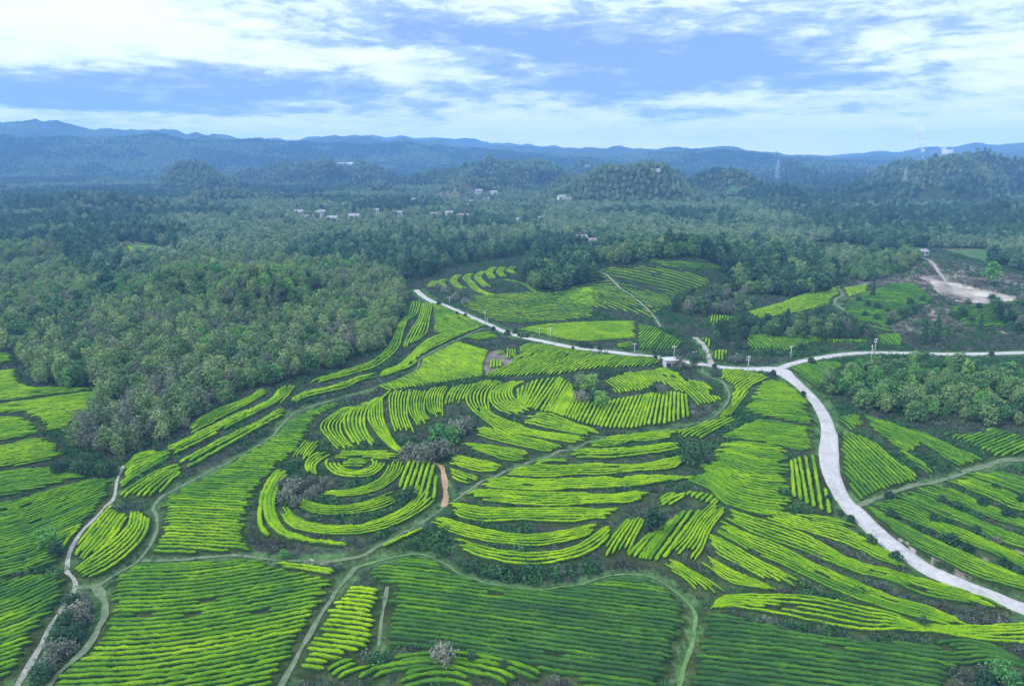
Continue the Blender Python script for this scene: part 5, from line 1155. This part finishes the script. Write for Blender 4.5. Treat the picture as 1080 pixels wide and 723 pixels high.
def plume(pts, label, n=90):
    """many soft puffs round a bent axis"""
    cs = np.array([list(far_pt(a, b_)) for a, b_, r in pts]); rs = np.array([.8 * r / FPX * DW for *_, r in pts]); m = MB(); rg = np.random.default_rng(len(pts))
    for i in range(n):
        u = rg.random() ** .8 * (len(pts) - 1); c = np.array([np.interp(u, range(len(pts)), cs[:, k]) for k in range(3)]); R_ = np.interp(u, range(len(pts)), rs)
        c = c + rg.normal(0, .42, 3) * R_; q = R_ * rg.uniform(.3, .65); V = []; Fq = []; nu, nv = 10, 7
        for a in range(1, nv):
            for b_ in range(nu):
                th, ph = math.pi * a / nv, 6.2832 * b_ / nu; k = q * (1 + .18 * math.sin(3 * ph + i) * math.sin(2 * th + i * .7)); V.append((c[0] + k * math.sin(th) * math.cos(ph), c[1] + k * math.sin(th) * math.sin(ph), c[2] + k * math.cos(th)))
        V += [(c[0], c[1], c[2] + q), (c[0], c[1], c[2] - q)]; T_ = len(V) - 2
        for a in range(nv - 2):
            for b_ in range(nu): Fq.append((a * nu + b_, (a + 1) * nu + b_, (a + 1) * nu + (b_ + 1) % nu, a * nu + (b_ + 1) % nu))
        for b_ in range(nu): Fq.append((T_, b_, (b_ + 1) % nu)); Fq.append((T_ + 1, (nv - 2) * nu + (b_ + 1) % nu, (nv - 2) * nu + b_))
        m.poly(V, Fq)
    tag(link('steam', m.mesh('steam', stm, True)), label, 'steam', kind='stuff')
plume([(973.5,172,1.0),(973.3,165,1.4),(973,157,2.4),(972.5,149,3.4),(971,141,4.4),(968.5,135,5.2),(965,130,5.0),(961,127,3.0)], 'tall white steam plume rising on the horizon')
plume([(990,173,2.0),(994,170,4.0),(998,167,5.0),(1000,164,5.4),(998,161,4.0),(995,158,2.4)], 'low white steam cloud right of the tall plume')
P = far_pt(973.5, 172); st = bpy.data.objects.new('chimney_stack', None); COL.objects.link(st); st.location = (P[0], P[1], float(hz_at(P[0], P[1])))
tag(st, 'distant factory chimney under the tall steam plume', 'chimney'); hh_ = max(40.0, P[2] - st.location[2] + 4)
link('shaft', MB().tube((0, 0, -3), (0, 0, hh_), 6, 4, 12).mesh('shaft', greyw, True), st); link('rim', MB().tube((0, 0, hh_), (0, 0, hh_ + 3), 4.6, 4.6, 12).mesh('rim', white, True), st)

# ------------------------------------------------------------------ haze: one closed box of even air
hm = bpy.data.materials.new('haze'); hm.use_nodes = True; t = hm.node_tree; t.nodes.clear()
mo = t.nodes.new('ShaderNodeOutputMaterial'); pv = t.nodes.new('ShaderNodeVolumePrincipled')
pv.inputs['Color'].default_value = (0.22, 0.50, 1.0, 1); pv.inputs['Density'].default_value = 0.00022; pv.inputs['Anisotropy'].default_value = 0.0
t.links.new(pv.outputs[0], mo.inputs['Volume'])
zlo, zhi = float(GZ.min()) - 1.5, max(float(GZ.max()), 250.0) + 12
hb = link('haze', MB().box((0, 3000, (zlo + zhi) / 2), (12600, 6600, zhi - zlo)).mesh('haze', hm)); tag(hb, kind='stuff')
print('haze box', zlo, zhi)
